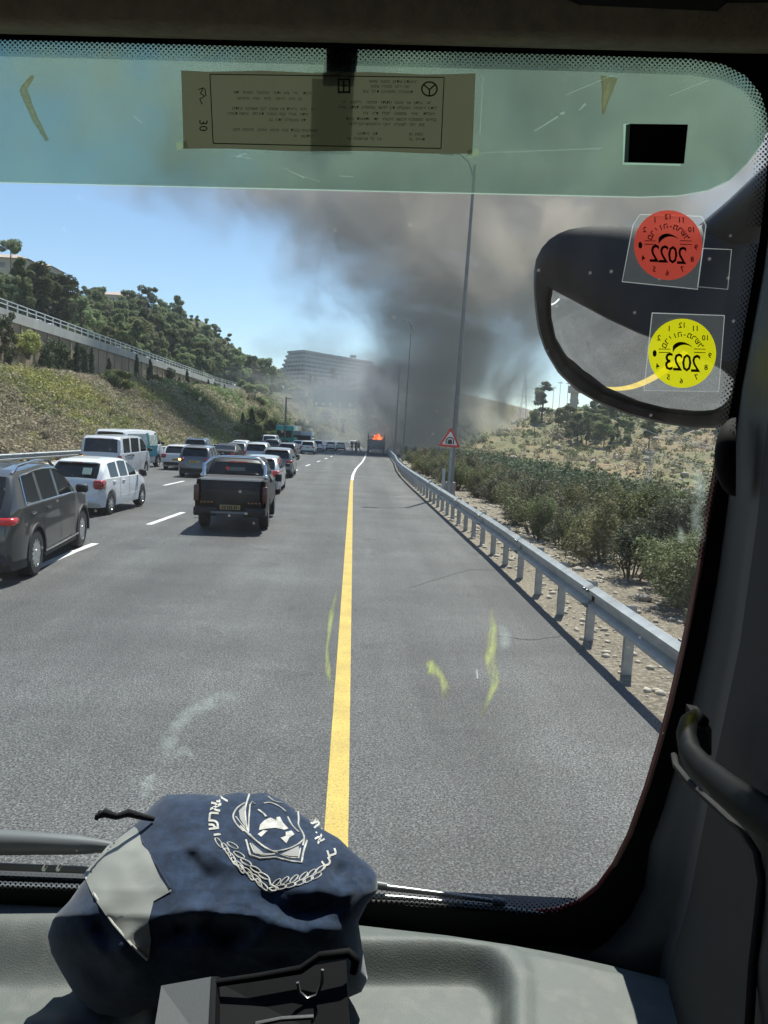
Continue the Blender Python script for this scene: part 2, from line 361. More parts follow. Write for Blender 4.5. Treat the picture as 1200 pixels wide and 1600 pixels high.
def rock_mesh(seed, n=2, flat=.6):
    bm = bmesh.new(); bmesh.ops.create_icosphere(bm, subdivisions=n, radius=1)
    for v in bm.verts:
        k = 1+.35*mnoise.noise(v.co*1.3+Vector((seed*7.1, 0, 0)))+.15*mnoise.noise(v.co*3.1+Vector((seed*3, 5, 0))); v.co = Vector((v.co.x*k, v.co.y*k*.8, v.co.z*k*flat))
    me = bpy.data.meshes.new('stone'); bm.to_mesh(me); bm.free(); return me
M_stone = mat('limestone', (.42, .37, .30), .9, var=.3, scale=4, bump=.7, bscale=20, objrand=.2)
rocks = [rock_mesh(i, 1) for i in range(5)]
for r in rocks: r.materials.append(M_stone)
def scatter_rocks(name, pts, sizes, m):
    Vs = []; Fs = []; n = 0
    for (x, y), s in zip(pts, sizes):
        me = rocks[random.randrange(5)]; co = np.array([v.co for v in me.vertices])*s; a = random.random()*6.3
        R = np.array([[math.cos(a), -math.sin(a), 0], [math.sin(a), math.cos(a), 0], [0, 0, 1]]); co = co @ R.T + np.array([x, y, gz(x, y)+s*.15])
        Vs.append(co); Fs.append(np.array([p.vertices[:] for p in me.polygons])+n); n += len(co)
    return np_mesh(name, np.concatenate(Vs), np.concatenate(Fs), m)
pts = []; sz = []
for i in range(2600):
    y = 5.5+abs(random.gauss(0, 1))*18; x = float(cY(y))+random.uniform(2.96, 8); pts.append((x, y)); sz.append(random.choice([.012, .018, .025, .035, .05])*(1+y/40))
tag(scatter_rocks('verge_gravel', pts, sz, M_stone), kind='stuff', label='loose stones and rubble strewn on the verge behind the right guardrail', cat='gravel')
for (x, y, s) in [(4.75, 11.9, .16), (5.5, 11.6, .13), (5.0, 10.4, .15), (4.35, 14.2, .13), (5.35, 13.1, .12)]:
    o = bpy.data.objects.new('loose_rock', rocks[random.randrange(5)]); C.objects.link(o); o.location = (x, y, gz(x, y)+s*.2); o.scale = (s, s, s*.8); o.rotation_euler.z = random.random()*6
    tag(o, 'pale loose rock lying on the verge between the guardrail and the shrubs', 'rock', 'loose rocks on the verge')
pts = []; sz = []
for i in range(800):
    D = random.uniform(150, 340); x = random.uniform(35, 190); y = D-.25*(x-40)
    if mnoise.noise(Vector((x*.03, y*.03, 8))) > -.05: pts.append((x, y)); sz.append(random.choice([.3, .5, .8, 1.3]))
tag(scatter_rocks('hillside_rocks', pts, sz, M_stone), kind='stuff', label='pale limestone outcrops scattered over the dry hillside on the right', cat='rocks')

# manhole cover on the verge, a pile of rubble and litter
mh = thing('manhole_cover', 'round concrete manhole cover lying on the verge behind the guardrail', 'manhole cover', (4.55, 9.05, gz(4.55, 9.05)+.02))
M_conc = mat('concrete', (.36, .34, .30), .9, var=.2, scale=2.5, bump=.5, bscale=40, dirt=((.16, .14, .12), 1.2, .6))
MB().lathe([(0, 0), (0, .42), (.06, .42), (.07, .40), (.07, 0)], 'Z', 28).build('collar', M_conc, mh, 40)
MB().lathe([(.07, 0), (.075, .30), (.09, .29), (.095, 0)], 'Z', 28).build('lid', mat('cast_iron', (.16, .145, .12), .7, .3, bump=.5), mh, 40)

# ---- guardrails
M_galv = mat('galvanised_steel', (.42, .45, .46), .42, .55, var=.18, scale=5, dirt=((.2, .19, .17), 2.2, .5))
M_galvd = mat('galvanised_post', (.36, .38, .39), .5, .5, var=.2, scale=7, dirt=((.2, .18, .15), 3, .6))
WP = [(-.0, .155), (.025, .14), (.08, .115), (.08, .075), (.0, .035), (.0, -.035), (.08, -.075), (.08, -.115), (.025, -.14), (.0, -.155)]
def guardrail(label, u, y0, y1, step, side, H=.60, offs=.06, seg=4.):
    t = thing('guardrail', label, 'guardrail', (float(cY(y0))+u, y0, float(zR(y0))))
    L0 = Vector(t.location)
    def P(y, du=0, dz=0): return Vector((float(cY(y))+u+du, y, float(zR(y))+dz)) - L0
    y = y0
    while y < y1:
        n = 3; rows = []
        for k in range(n+1):
            yy = min(y1, y+seg*1.03*k/n)
            base = P(yy, -side*offs, H); lap = .003*(int(y*7) % 2)
            rows.append([base + Vector((-side*(a+lap), 0, b)) for a, b in WP])
        rows2 = [[p + Vector((side*.004, 0, 0)) for p in r] for r in rows]
        m = MB(); m.grid([r + list(reversed(q)) for r, q in zip(rows, rows2)], closed=True)
        b = m.build('rail_beam', M_galv, t, 30)
        if y < 30:
            for dy in (.05, .16):
                for dz in (.095, -.095): MB().lathe([(0, .018), (.014, .018), (.018, .012), (.018, 0)], 'X', 8, tuple(P(y+dy, -side*(offs+.08), H+dz) + Vector((-.018 if side > 0 else 0, 0, 0)))).build('splice_bolt', M_galvd, b)
        y += seg
    y = y0+.33; me = None
    while y < y1:
        if me is None:
            m = MB(); m.box((0, 0, .33), (.1, .006, .9)); m.box((-.048, .03, .33), (.006, .06, .9)); m.box((.048, .03, .33), (.006, .06, .9)); m.box((-side*.03, .03, .6), (.09, .05, .2))
            o = m.build('post', M_galvd, t); me = o.data
        else: o = bpy.data.objects.new('post', me); C.objects.link(o); o.parent = t
        o.location = P(y, .02*side, -.02); o.rotation_euler = (0, 0, random.uniform(-.07, .07)); o.rotation_euler.x = random.uniform(-.02, .02); y += step
    return t
guardrail('long galvanised W-beam guardrail on close steel posts along the right shoulder', 3.02, 4.9, 150, 1.333, 1, H=.6)
guardrail('distant grey guardrail at the foot of the left embankment', -15.6, 24, 190, 2., -1, H=.62, seg=8)
# ================================================================ ELEVATED ROAD AND ITS WALL
M_wall = mat('stone_clad_concrete', (.33, .26, .18), .9, var=.25, scale=.35, bump=.8, bscale=3, dirt=((.22, .19, .14), .25, .7))
M_parap = mat('parapet_concrete', (.42, .42, .40), .85, var=.15, scale=.5, dirt=((.24, .24, .22), .3, .5))
M_alu = mat('painted_rail_metal', (.62, .64, .64), .45, .3)
Yw0, Yw1 = 60., 330.
wl = thing('retaining_wall', 'high tan retaining wall with grey parapet band carrying the road on the left hillside', 'wall', (WALLX, Yw0, 0))
def wX(Y): return float(wXv(Y))
def dE(Y): return float(zE(Y))-12.2
m = MB(); m.grid([[(wX(y)-WALLX, y-Yw0, 1), (wX(y)-WALLX, y-Yw0, 11.7+dE(y)), (wX(y)-WALLX-.5, y-Yw0, 11.7+dE(y)), (wX(y)-WALLX-.5, y-Yw0, 1)] for y in np.linspace(Yw0, Yw1, 60)], closed=True); m.build('wall_face', M_wall, wl)
pm = None
y = Yw0
while y < Yw1:       # pilasters proud of the wall face
    if pm is None: o = MB().box((0, 0, 0), (.16, .35, 8.6)).build('pilaster', M_wall, wl); pm = o.data
    else: o = bpy.data.objects.new('pilaster', pm); C.objects.link(o); o.parent = wl
    o.location = (wX(y)-WALLX+.06, y-Yw0, 7.35+dE(y)); y += 3.6
m = MB(); m.grid([[(wX(y)-WALLX+.22, y-Yw0, 11.65+dE(y)), (wX(y)-WALLX+.22, y-Yw0, 12.75+dE(y)), (wX(y)-WALLX-.25, y-Yw0, 12.75+dE(y)), (wX(y)-WALLX-.25, y-Yw0, 11.65+dE(y))] for y in np.linspace(Yw0, Yw1, 60)], closed=True); m.build('parapet', M_parap, wl)
hr = thing('bridge_railing', 'long pale metal railing along the top of the retaining wall', 'railing', (WALLX, Yw0, 12.75))
for z_ in (.92, .5):
    m = MB(); rows = []
    for y in np.linspace(Yw0, Yw1, 60):
        x = wX(y)-WALLX; zz_ = z_+dE(y); rows.append([(x-.05, y-Yw0, zz_-.045), (x+.05, y-Yw0, zz_-.045), (x+.05, y-Yw0, zz_+.045), (x-.05, y-Yw0, zz_+.045)])
    m.grid(rows, closed=True); m.build('rail', M_alu, hr)
y = Yw0+.4; pm = None
while y < Yw1:
    if pm is None: o = MB().box((0, 0, .46), (.1, .12, .95)).build('baluster', M_alu, hr); pm = o.data
    else: o = bpy.data.objects.new('baluster', pm); C.objects.link(o); o.parent = hr
    o.location = (wX(y)-WALLX, y-Yw0, dE(y)); y += 2.4
er = MB().grid([[(wX(y)-11, y, 12.26+dE(y)), (wX(y)-.3, y, 12.26+dE(y))] for y in np.linspace(Yw0, Yw1, 40)]).build('elevated_road', M_asph, fixn=False); tag(er, kind='structure')

# ================================================================ VEGETATION MESHES
def leaf_cloud(centers, radii, per, size, squash=.8, up=.3, jit=.35, rng=RNG):
    """triangular leaf tufts spread through blobs; returns V,F"""
    cs = np.repeat(np.array(centers), per, 0); rs = np.repeat(np.array(radii), per, 0)
    n = len(cs); d = rng.normal(size=(n, 3)); d /= np.linalg.norm(d, axis=1)[:, None]
    r = rng.uniform(.35, 1.05, n)**.6
    P = cs + d*(r*rs)[:, None]*np.array([1, 1, squash])
    s = size*rng.uniform(.6, 1.4, n)
    a = d*(1-up) + rng.normal(size=(n, 3))*.5 + np.array([0, 0, up]); a /= np.linalg.norm(a, axis=1)[:, None]
    b = np.cross(a, rng.normal(size=(n, 3))); b /= np.linalg.norm(b, axis=1)[:, None]; c = np.cross(a, b)
    v0 = P + b*s[:, None]; v1 = P - b*(s*.45)[:, None] + c*(s*jit*1.5)[:, None]; v2 = P - b*(s*.45)[:, None] - c*(s*jit*1.5)[:, None]
    V = np.stack([v0, v1, v2], 1).reshape(-1, 3); F = np.arange(3*n).reshape(-1, 3); return V, F
L_pine = leafmat('pine_needles', (.20, .235, .115), objrand=.42, tr=.5)
L_pine2 = leafmat('pale_pine_needles', (.21, .23, .11), objrand=.3, tr=.5)
L_cyp = leafmat('cypress_foliage', (.06, .085, .04), objrand=.2, tr=.1)
L_dry = leafmat('dry_scrub_leaves', (.30, .26, .175), objrand=.15, var=.5)
L_yel = leafmat('yellow_green_leaves', (.33, .33, .095), objrand=.2, var=.4)
L_grn = leafmat('green_scrub_leaves', (.16, .19, .075), objrand=.2, var=.4)
L_olv = leafmat('oleander_leaves', (.115, .135, .05), objrand=.2, var=.4)
L_ivy = leafmat('ivy_leaves', (.055, .085, .03), objrand=.1, var=.5)
M_bark = mat('bark', (.16, .12, .09), .95, var=.3, scale=4, bump=.5)
PROTO = {}
def pine_proto(seed, lm, kind=0):
    rng = np.random.default_rng(seed); H = 1.
    cs = []; rs = []
    if kind == 0:    # spreading Aleppo pine: uneven lobes on limbs
        for i in range(15):
            z = rng.uniform(.36, .92); R = .25*(1-((z-.62)/.5)**2)+.03; a = rng.uniform(0, 6.28); q = rng.uniform(.2, 1)*R
            cs.append((q*math.cos(a), q*math.sin(a), z)); rs.append(rng.uniform(.07, .135))
        cs.append((0, 0, .9)); rs.append(.1)
    elif kind == 1:  # taller, narrower
        for i in range(16):
            z = rng.uniform(.2, .95); R = .15*(1.05-z)+.05; a = rng.uniform(0, 6.28); q = rng.uniform(.1, 1)*R*1.3
            cs.append((q*math.cos(a), q*math.sin(a), z)); rs.append(rng.uniform(.05, .1)*(1.3-z*.6))
    elif kind == 2:  # round single crown
        for i in range(14):
            d = rng.normal(size=3); d /= np.linalg.norm(d); cs.append((d[0]*.22, d[1]*.22, .66+d[2]*.2)); rs.append(rng.uniform(.09, .14))
    elif kind == 3:  # cypress
        for i in range(22):
            z = .04+.94*i/22; R = .095*math.sin(min(1, z*3)*PI/2)*(1-z**2.2)+.012; a = rng.uniform(0, 6.28)
            cs.append((.3*R*math.cos(a), .3*R*math.sin(a), z)); rs.append(R)
    V, F = leaf_cloud(cs, rs, {0: 190, 1: 170, 2: 210, 3: 110}[kind], {0: .032, 1: .028, 2: .032, 3: .022}[kind], .8 if kind != 3 else 1.5, up=.55, rng=rng)
    t = bpy.data.objects.new('tree', None)
    cr = np_mesh('crown', V, F, lm); C.objects.unlink(cr)
    m = MB(); m.tube([(0, 0, -.06), (.008, .004, .2), (-.006, .008, .45), (0, 0, .8)], [.022, .017, .012, .004], 6)
    if kind != 3:
        for i in range(0, 9):
            c = cs[i]; m.tube([(0, 0, max(.18, c[2]-.2)), (c[0]*.5, c[1]*.5, c[2]-.09), c], [.009, .006, .003], 4)
    tr = m.build('trunk', M_bark); C.objects.unlink(tr)
    return cr.data, tr.data
for s in range(4): PROTO['pine', s] = pine_proto(10+s, L_pine, 0)
for s in range(3): PROTO['tall', s] = pine_proto(30+s, L_pine, 1)
for s in range(3): PROTO['pale', s] = pine_proto(50+s, L_pine2, s % 2)
PROTO['round', 0] = pine_proto(70, L_pine, 2); PROTO['round', 1] = pine_proto(71, L_pine2, 2)
for s in range(3): PROTO['cyp', s] = pine_proto(90+s, L_cyp, 3)
for s in range(3): PROTO['decid', s] = pine_proto(80+s, leafmat('broad_leaves', (.13, .165, .05), objrand=.2), 2)
def tree(name, kind, x, y, h, label, group, wd=1., z=None, cat='tree'):
    k = [q for q in PROTO if q[0] == kind]; cd, td = PROTO[random.choice(k)]
    t = thing(name, label, cat, (x, y, (gz(x, y) if z is None else z)), random.random()*6.28, group)
    t.scale = (h*wd, h*wd, h)
    for n, d in (('crown', cd), ('trunk', td)):
        o = bpy.data.objects.new(n, d); C.objects.link(o); o.parent = t
    return t
# pine forest on the left hillside
ng = 0; tries = 0; placed = []
while ng < 262 and tries < 14000:
    tries += 1
    y = 105 + 400*random.random()**1.1; x = wX(y)-random.uniform(11.5, 61)
    if any((x-a)**2+(y-b)**2 < (3.1+y*.004)**2 for a, b in placed): continue
    px = 553 + 1200*x/y
    if px < -60 or px > 432: continue
    placed.append((x, y)); ng += 1
    kind = random.choice(['pine', 'pine', 'pine', 'tall', 'tall', 'pale'])
    xw_ = x-wX(y)+WALLX; h = random.uniform(7.5, 15.5)*(1.0 if xw_ > -80 else .8)*(1 if y > 215 else .80)
    nth = lambda v, tab: next(n for lim, n in tab if v < lim)
    rowd = nth(-xw_, [(54, 'in the lowest row'), (66, 'low on the hillside'), (78, 'half way up the hillside'), (88, 'high on the hillside'), (999, 'on the hillside skyline')])
    cold = nth(px, [(30, 'at the left edge of the view'), (90, 'below the two left houses'), (150, 'between left and mid-slope houses'), (200, 'by the mid-slope house'), (250, 'just right of the mid-slope house'), (300, 'above the left queue'), (350, 'where the wood thins'), (390, 'near the far end of the wood'), (9999, 'at the far end of the wood')])
    lookd = {'pine': 'spreading dark pine', 'tall': 'tall narrow pine', 'pale': 'pale green pine'}[kind]; szd = nth(h, [(10.5, 'smaller '), (12.8, ''), (99, 'large ')])
    plabel = szd+lookd+' '+rowd+', '+cold
    tree('pine_tree', kind, x, y, h, plabel, 'pines in the hillside wood above the elevated road', random.uniform(.82, 1.15))
t = tree('pine_tree', 'round', x_at(17, 205, 40), 205, 9.5, 'lone round-crowned pine standing above the skyline at the far left', None, .95, z=at_Y(17, 398, 205).z-4.6)
# cypresses and climbers in front of the wall
def wall_pt(px, X=WALLX+1.6):     # Y at which the line X = const is seen at column px
    for Y in np.linspace(60, 330, 2700):
        if x_at(px, Y, 6) > X: return 0
        p = at_Y(px, 640, Y)
        if 553-px-8 and (p.x >= X): break
    lo, hi = 50., 400.
    for _ in range(40):
        m_ = (lo+hi)/2
        if x_at(px, m_, 8) < X: hi = m_
        else: lo = m_
    return (lo+hi)/2
def Yof(px, X, z=7.):
    lo, hi = 30., 600.
    for _ in range(40):
        m_ = (lo+hi)/2
        if x_at(px, m_, z) < X: hi = m_
        else: lo = m_
    return (lo+hi)/2
def zpix(px, py, Y): return at_Y(px, py, Y).z
for px, top, bot in [(213, 552, 612), (234, 560, 616), (292, 577, 614), (325, 592, 628), (120, 533, 598), (133, 545, 600), (143, 540, 602), (403, 615, 640), (280, 588, 616), (350, 600, 630), (361, 602, 630), (425, 622, 648), (268, 580, 612), (426, 640, 660), (170, 558, 606), (385, 612, 636)]:
    X = WALLX+random.uniform(1.4, 3.5); Y = Yof(px, X); zt = zpix(px, top, Y); zb = gz(X, Y)
    zt = max(zt, zb+2.0); h = zt-zb+.3
    tree('cypress_tree', 'cyp', X, Y, h, {213: 'tallest dark cypress of the pair in mid wall, its left one', 234: 'tallest dark cypress of the pair in mid wall, its right one', 120: 'leftmost slim cypress before the retaining wall', 133: 'second slim cypress from the left before the wall', 143: 'third slim cypress from the left before the wall', 170: 'cypress standing alone between the left three and the tall pair', 292: 'dark pole-like cypress left of the yellow bush', 280: 'short cypress just left of the pole-like one', 268: 'small cypress right of the tall pair', 325: 'dark cypress rising above the parapet line in mid distance', 350: 'small cypress right of the one rising above the parapet', 361: 'small cypress second right of the one above the parapet', 385: 'small cypress left of the sharp-pointed far one', 403: 'sharp-pointed cypress far down the wall', 425: 'upper small cypress near the far end of the wall', 426: 'lower small cypress near the far end of the wall'}[px], 'cypresses along the foot of the retaining wall', random.uniform(.85, 1.25)*(5/h)**.35, z=zb-.3)
def climber(px, top, bot, wpx, label, name='ivy', cat='climbing plant', group='ivy climbing the retaining wall', lm=None, seed=1):
    X = WALLX+.45; Y = Yof(px, X); zt = zpix(px, top, Y); zb = zpix(px, bot, Y); wd = wpx/1200*Y*2.9; rng = np.random.default_rng(seed)
    t = thing(name, label, cat, (X, Y, zb), 0, group); n = 36
    cs = []; rs = []
    for i in range(n):
        f = rng.random(); cs.append((rng.uniform(.0, .5), rng.normal()*wd*.35*(.5+.5*math.sin(f*PI)), f*(zt-zb))); rs.append(rng.uniform(.28, .6))
    V, F = leaf_cloud(cs, rs, 110, .15, 1.2, rng=rng); np_mesh('leaves', V, F, lm or L_ivy, t)
    m = MB()
    for i in range(5): m.tube([(.05, rng.normal()*.2, -.8), (.1, rng.normal()*.3, (zt-zb)*.4), (.15, rng.normal()*wd*.3, (zt-zb)*.9)], [.05, .035, .015], 5)
    m.build('stems', M_bark, t)
for i, (px, a, b, w_) in enumerate([(5, 490, 584, 34), (86, 536, 598, 40), (72, 556, 590, 16), (98, 548, 598, 14), (250, 592, 614, 14), (305, 598, 622, 16), (265, 578, 610, 12), (376, 617, 640, 20), (338, 600, 630, 22)]):
    climber(px, a, b, w_, ['big dark ivy mass at the left edge of the retaining wall', 'broad drooping ivy in the left part of the wall', 'narrow ivy left of the broad drooping one', 'narrow ivy right of the broad drooping one', 'ivy just right of the tall cypress pair', 'ivy under the yellow-green tree by the parapet', 'thin ivy between the tall cypresses and the pole-like one', 'ivy near the far end of the wall', 'ivy below the parapet left of the far end'][i], seed=i+5)
climber(125, 545, 602, 10, 'thin ivy behind the leftmost cypresses on the wall', seed=44)
t = climber(41, 523, 548, 24, 'bright yellow-green bush growing half way up the retaining wall', 'wall_bush', 'bush', None, L_yel, 61)

# scrub covering the left embankment: one mass nobody could count
def scrub(name, label, n, fx, lmats, rmin, rmax, per, size, seed, cat='scrub', squash=.75):
    rng = np.random.default_rng(seed); cs = []; rs = []; kk = []
    for _ in range(n):
        x, y = fx(rng); r = rng.uniform(rmin, rmax); cs.append((x, y, gz(x, y)+r*.35)); rs.append(r)
        q = mnoise.noise(Vector((x*.09, y*.05, seed)))+rng.normal()*.17
        kk.append(0 if q < .09 else (1 if q < .25 else 2))
    V, F = leaf_cloud(cs, rs, per, size, squash, up=.5, rng=rng)
    o = np_mesh(name, V, F, lmats, midx=np.repeat(np.array(kk), per)); return tag(o, label, cat, kind='stuff')
def f_near(rng):
    y = 34+90*rng.random()**1.4; u = rng.uniform(-35.6, -17.6); return max(u+float(cY(y)), WALLX+.6), y
def f_far(rng):
    y = 110+215*rng.random(); a = wX(y)+1.; b = float(cY(y))-17.6; return (rng.uniform(a, b) if b > a else a), y
scrub('embankment_scrub', 'dry grey and yellow-green scrub covering the near embankment left of the road', 4800, f_near, [L_dry, L_grn, L_yel], .35, 1.15, 80, .13, 3)
scrub('embankment_scrub', 'green bushes massed on the far embankment beyond the bus', 3600, f_far, [L_dry, L_grn, L_grn], .7, 1.9, 60, .26, 4)
def f_wood(rng):
    y = 95+400*rng.random(); return min(wX(y)-rng.uniform(11.5, 62), -.1*y-18), y
scrub('forest_undergrowth', 'undergrowth and saplings between the pines above the elevated road', 1500, f_wood, [L_grn, L_pine, L_grn], .8, 1.9, 42, .36, 21, 'undergrowth', 1.)
# bigger single shrubs on the embankment
for px, Y, h in [(188, 92, 3.2), (172, 95, 2.6), (240, 120, 2.6), (297, 118, 3.), (452, 118, 4.2), (440, 112, 3.5), (475, 150, 4), (500, 160, 4.4), (520, 170, 4), (535, 178, 4.2), (555, 190, 4.5), (488, 140, 3.4), (415, 125, 3.2), (428, 150, 4)]:
    X = min(x_at(px, Y, 3), -18.+float(cY(Y)))
    tree('broadleaf_shrub', 'decid', X, Y, h*1.3, ('rounded green shrub high on the embankment under the wall' if Y < 130 and px < 300 else 'rounded green shrub beside the green bus' if px < 460 else 'rounded green shrub on the far embankment behind the minibus' if px < 505 else 'rounded green shrub low on the embankment under the direction sign')+', '+('the nearest' if h < 3 else 'a small one' if h < 3.3 else 'a broad one' if h < 4.1 else 'the largest kind'), 'green shrubs on the left embankment', 1.25, z=gz(X, Y)-h*.35, cat='shrub')

for i in range(46):
    Y = 128+170*random.random(); a_ = wX(Y)+2.; b_ = float(cY(Y))-19; X = a_+(b_-a_)*random.random() if b_ > a_ else a_+1; pq = 553+1200*X/Y
    if pq < 380: X = b_-random.random()*4; pq = 553+1200*X/Y
    h = random.uniform(2.4, 5.2)
    tree('broadleaf_shrub', random.choice(['decid', 'decid', 'round', 'cyp']), X, Y, h*1.35, ('tall' if h > 4.2 else 'middling' if h > 3.3 else 'low')+' green bush '+('near the top' if (X-a_) < .4*(b_-a_) else 'low down')+' on the far embankment, '+('above the green bus' if pq < 470 else 'above the minibus' if pq < 505 else 'behind the far queue'), 'green bushes on the far embankment', random.uniform(.9, 1.5), z=gz(X, Y)-h*.3, cat='shrub')
# shrubs behind the right guardrail
def shrub_proto(seed, lm, upright=True):
    rng = np.random.default_rng(seed); cs = []; rs = []
    for i in range(16):
        a = rng.uniform(0, 6.28); q = rng.uniform(0, .62); cs.append((q*math.cos(a), q*math.sin(a), rng.uniform(.28, .95)*(1-.35*q))); rs.append(rng.uniform(.16, .3))
    V, F = leaf_cloud(cs, rs, 330, .042, 1.15, up=.75, jit=.16, rng=rng)
    F2 = F; mi = (rng.random(len(F)) < (.3 if seed % 2 else .12)).astype(int)
    o = np_mesh('foliage', V, F2, [lm, L_dry], midx=mi); C.objects.unlink(o)
    m = MB()
    for i in range(11):
        c = cs[i]; m.tube([(c[0]*.15, c[1]*.15, -.1), (c[0]*.6, c[1]*.6, c[2]*.5), c], [.022, .014, .006], 5)
    s = m.build('stems', M_bark); C.objects.unlink(s); return o.data, s.data
L_olv2 = leafmat('dark_shrub_leaves', (.06, .085, .045), objrand=.2, var=.4)
L_olv3 = leafmat('yellow_shrub_leaves', (.15, .155, .05), objrand=.2, var=.4)
SP = [shrub_proto(100+i, [L_olv, L_olv2, L_olv, L_olv3, L_olv2][i]) for i in range(5)]
def shrub(x, y, s, label, group, k=None, hz=1.):
    a, b = SP[random.randrange(5) if k is None else k]
    t = thing('roadside_shrub', label, 'shrub', (x, y, gz(x, y)-.05), random.random()*6.28, group); t.scale = (s, s, s*hz)
    for n, d in (('foliage', a), ('stems', b)): o = bpy.data.objects.new(n, d); C.objects.link(o); o.parent = t
    return t
rr = random.Random(5)
y = 8.6
while y < 95:
    for row in range(3):
        u = {0: 5.25 if y < 16 else 4.9, 1: 6.3, 2: 7.6}[row] + rr.uniform(-.3, .3) + max(0, (14-y)*.06) + (.9 if 24 < y < 37 and row == 0 else 0)
        yy = y+rr.uniform(-.4, .4)
        s = rr.uniform(.9, 1.25)*(1+.16*row)
        kk_ = [3, 0, 2, 4, 1][rr.randrange(5)] if row < 2 else rr.choice([1, 4])
        lb_ = ['bushy olive-green shrub ', 'dark green shrub ', 'twiggy olive shrub ', 'yellow-green shrub ', 'grey-green shrub '][kk_] + ['in the front row right of the guardrail, ', 'in the middle row right of the guardrail, ', 'in the back row right of the guardrail, '][row] + ('beside the manhole cover' if yy < 11.5 else 'behind the loose pale rocks' if yy < 15.5 else 'just beyond the loose rocks' if yy < 20 else 'well before the warning sign' if yy < 26 else 'just before the warning sign' if yy < 31 else 'beside the nearest lamp post' if yy < 36 else 'past the nearest lamp' if yy < 46 else 'between two lamp posts' if yy < 66 else 'by the second lamp post' if yy < 84 else 'past the second lamp')
        shrub(u+float(cY(yy)), yy, s, lb_, 'shrubs behind the right guardrail', kk_, rr.uniform(.95, 1.25))
    y += .98+y*.03
def f_dark(rng):
    y = 14+90*rng.random()**1.3; return float(cY(y))+rng.uniform(9., 17), y
o = scrub('lower_thicket', 'dark green thicket on the falling ground behind the roadside shrubs', 1500, f_dark, [L_olv2, L_olv2, L_olv2], .7, 1.5, 150, .12, 9, 'thicket', .9)
# right hillside: pines, low bushes
rr2 = random.Random(11)
def ridge_tree(px, py_base, D, h, kind='pine', label=None, group='pines on the right hillside', wd=1.):
    if label is None:
        label = {'pine': 'dark spreading pine ', 'pale': 'pale feathery pine ', 'tall': 'narrow upright pine ', 'round': 'round-crowned pine '}[kind] + ('on the skyline ' if D > 304 else 'in the upper grove ' if D > 262 else 'on the open slope ') + ('of the right hillside, ') + ('hidden in smoke' if px < 800 else 'left of the lone conifer' if px < 840 else 'near the tower building' if px < 920 else 'below the mirror left half' if px < 1030 else 'below the mirror right half')
    x = x_at(px, D, 5); tree('hillside_tree', kind, x, D, h, label, group, wd)
ridge_tree(845, 0, 275, 15, 'tall', 'tall dark conifer standing alone on the right hillside ahead of the mirror', None, 1.5)
for i in range(42):
    px = rr2.uniform(880, 1190); D = rr2.uniform(225, 300); ridge_tree(px, 0, D, rr2.uniform(6, 10), rr2.choice(['pine', 'pale', 'pine', 'tall']))
for i in range(26):
    px = rr2.uniform(640, 1150); D = rr2.uniform(305, 350); ridge_tree(px, 0, D, rr2.uniform(3.5, 7), rr2.choice(['pine', 'round', 'pale']))
for px, D, h in [(835, 255, 8), (872, 250, 9), (918, 235, 10), (945, 232, 10.5), (965, 240, 9), (985, 235, 9.5), (935, 245, 9), (1015, 228, 10)]: ridge_tree(px, 0, D, h, 'pale')
def f_hill(rng):
    D = rng.uniform(140, 345); x = rng.uniform(28, 190); return x, D-.25*(x-40)
scrub('hillside_bushes', 'low green bushes dotted over the dry hillside on the right', 3800, f_hill, [L_grn, L_olv, L_dry], .5, 1.9, 40, .33, 12, 'bushes')
def f_ridge(rng):
    x = rng.uniform(20, 220); return x, 330+rng.uniform(-12, 40)-.25*(x-40)
scrub('ridge_bushes', 'green bushes along the skyline of the right hillside', 500, f_ridge, [L_grn, L_pine2, L_grn], 1., 2.6, 60, .5, 13, 'bushes')
# wood below the terraced complex
for i in range(75):
    px = rr2.uniform(395, 640); Y = rr2.uniform(335, 462); x = x_at(px, Y, 12); kd = rr2.choice(['pine', 'pale', 'decid', 'decid', 'tall', 'cyp'])
    tree('valley_tree', kd, x, Y, rr2.uniform(7, 13), {'pine': 'dark pine ', 'pale': 'pale pine ', 'decid': 'bright green rounded tree ', 'tall': 'tall narrow pine ', 'cyp': 'slim cypress '}[kd]+('close under the terraced complex' if Y > 420 else 'half way up below the terraced complex' if Y > 375 else 'low in the valley below the terraced complex')+(', at its left end' if px < 450 else ', above the direction sign' if px < 560 else ', veiled in smoke'), 'trees below the terraced complex', rr2.uniform(.9, 1.3))
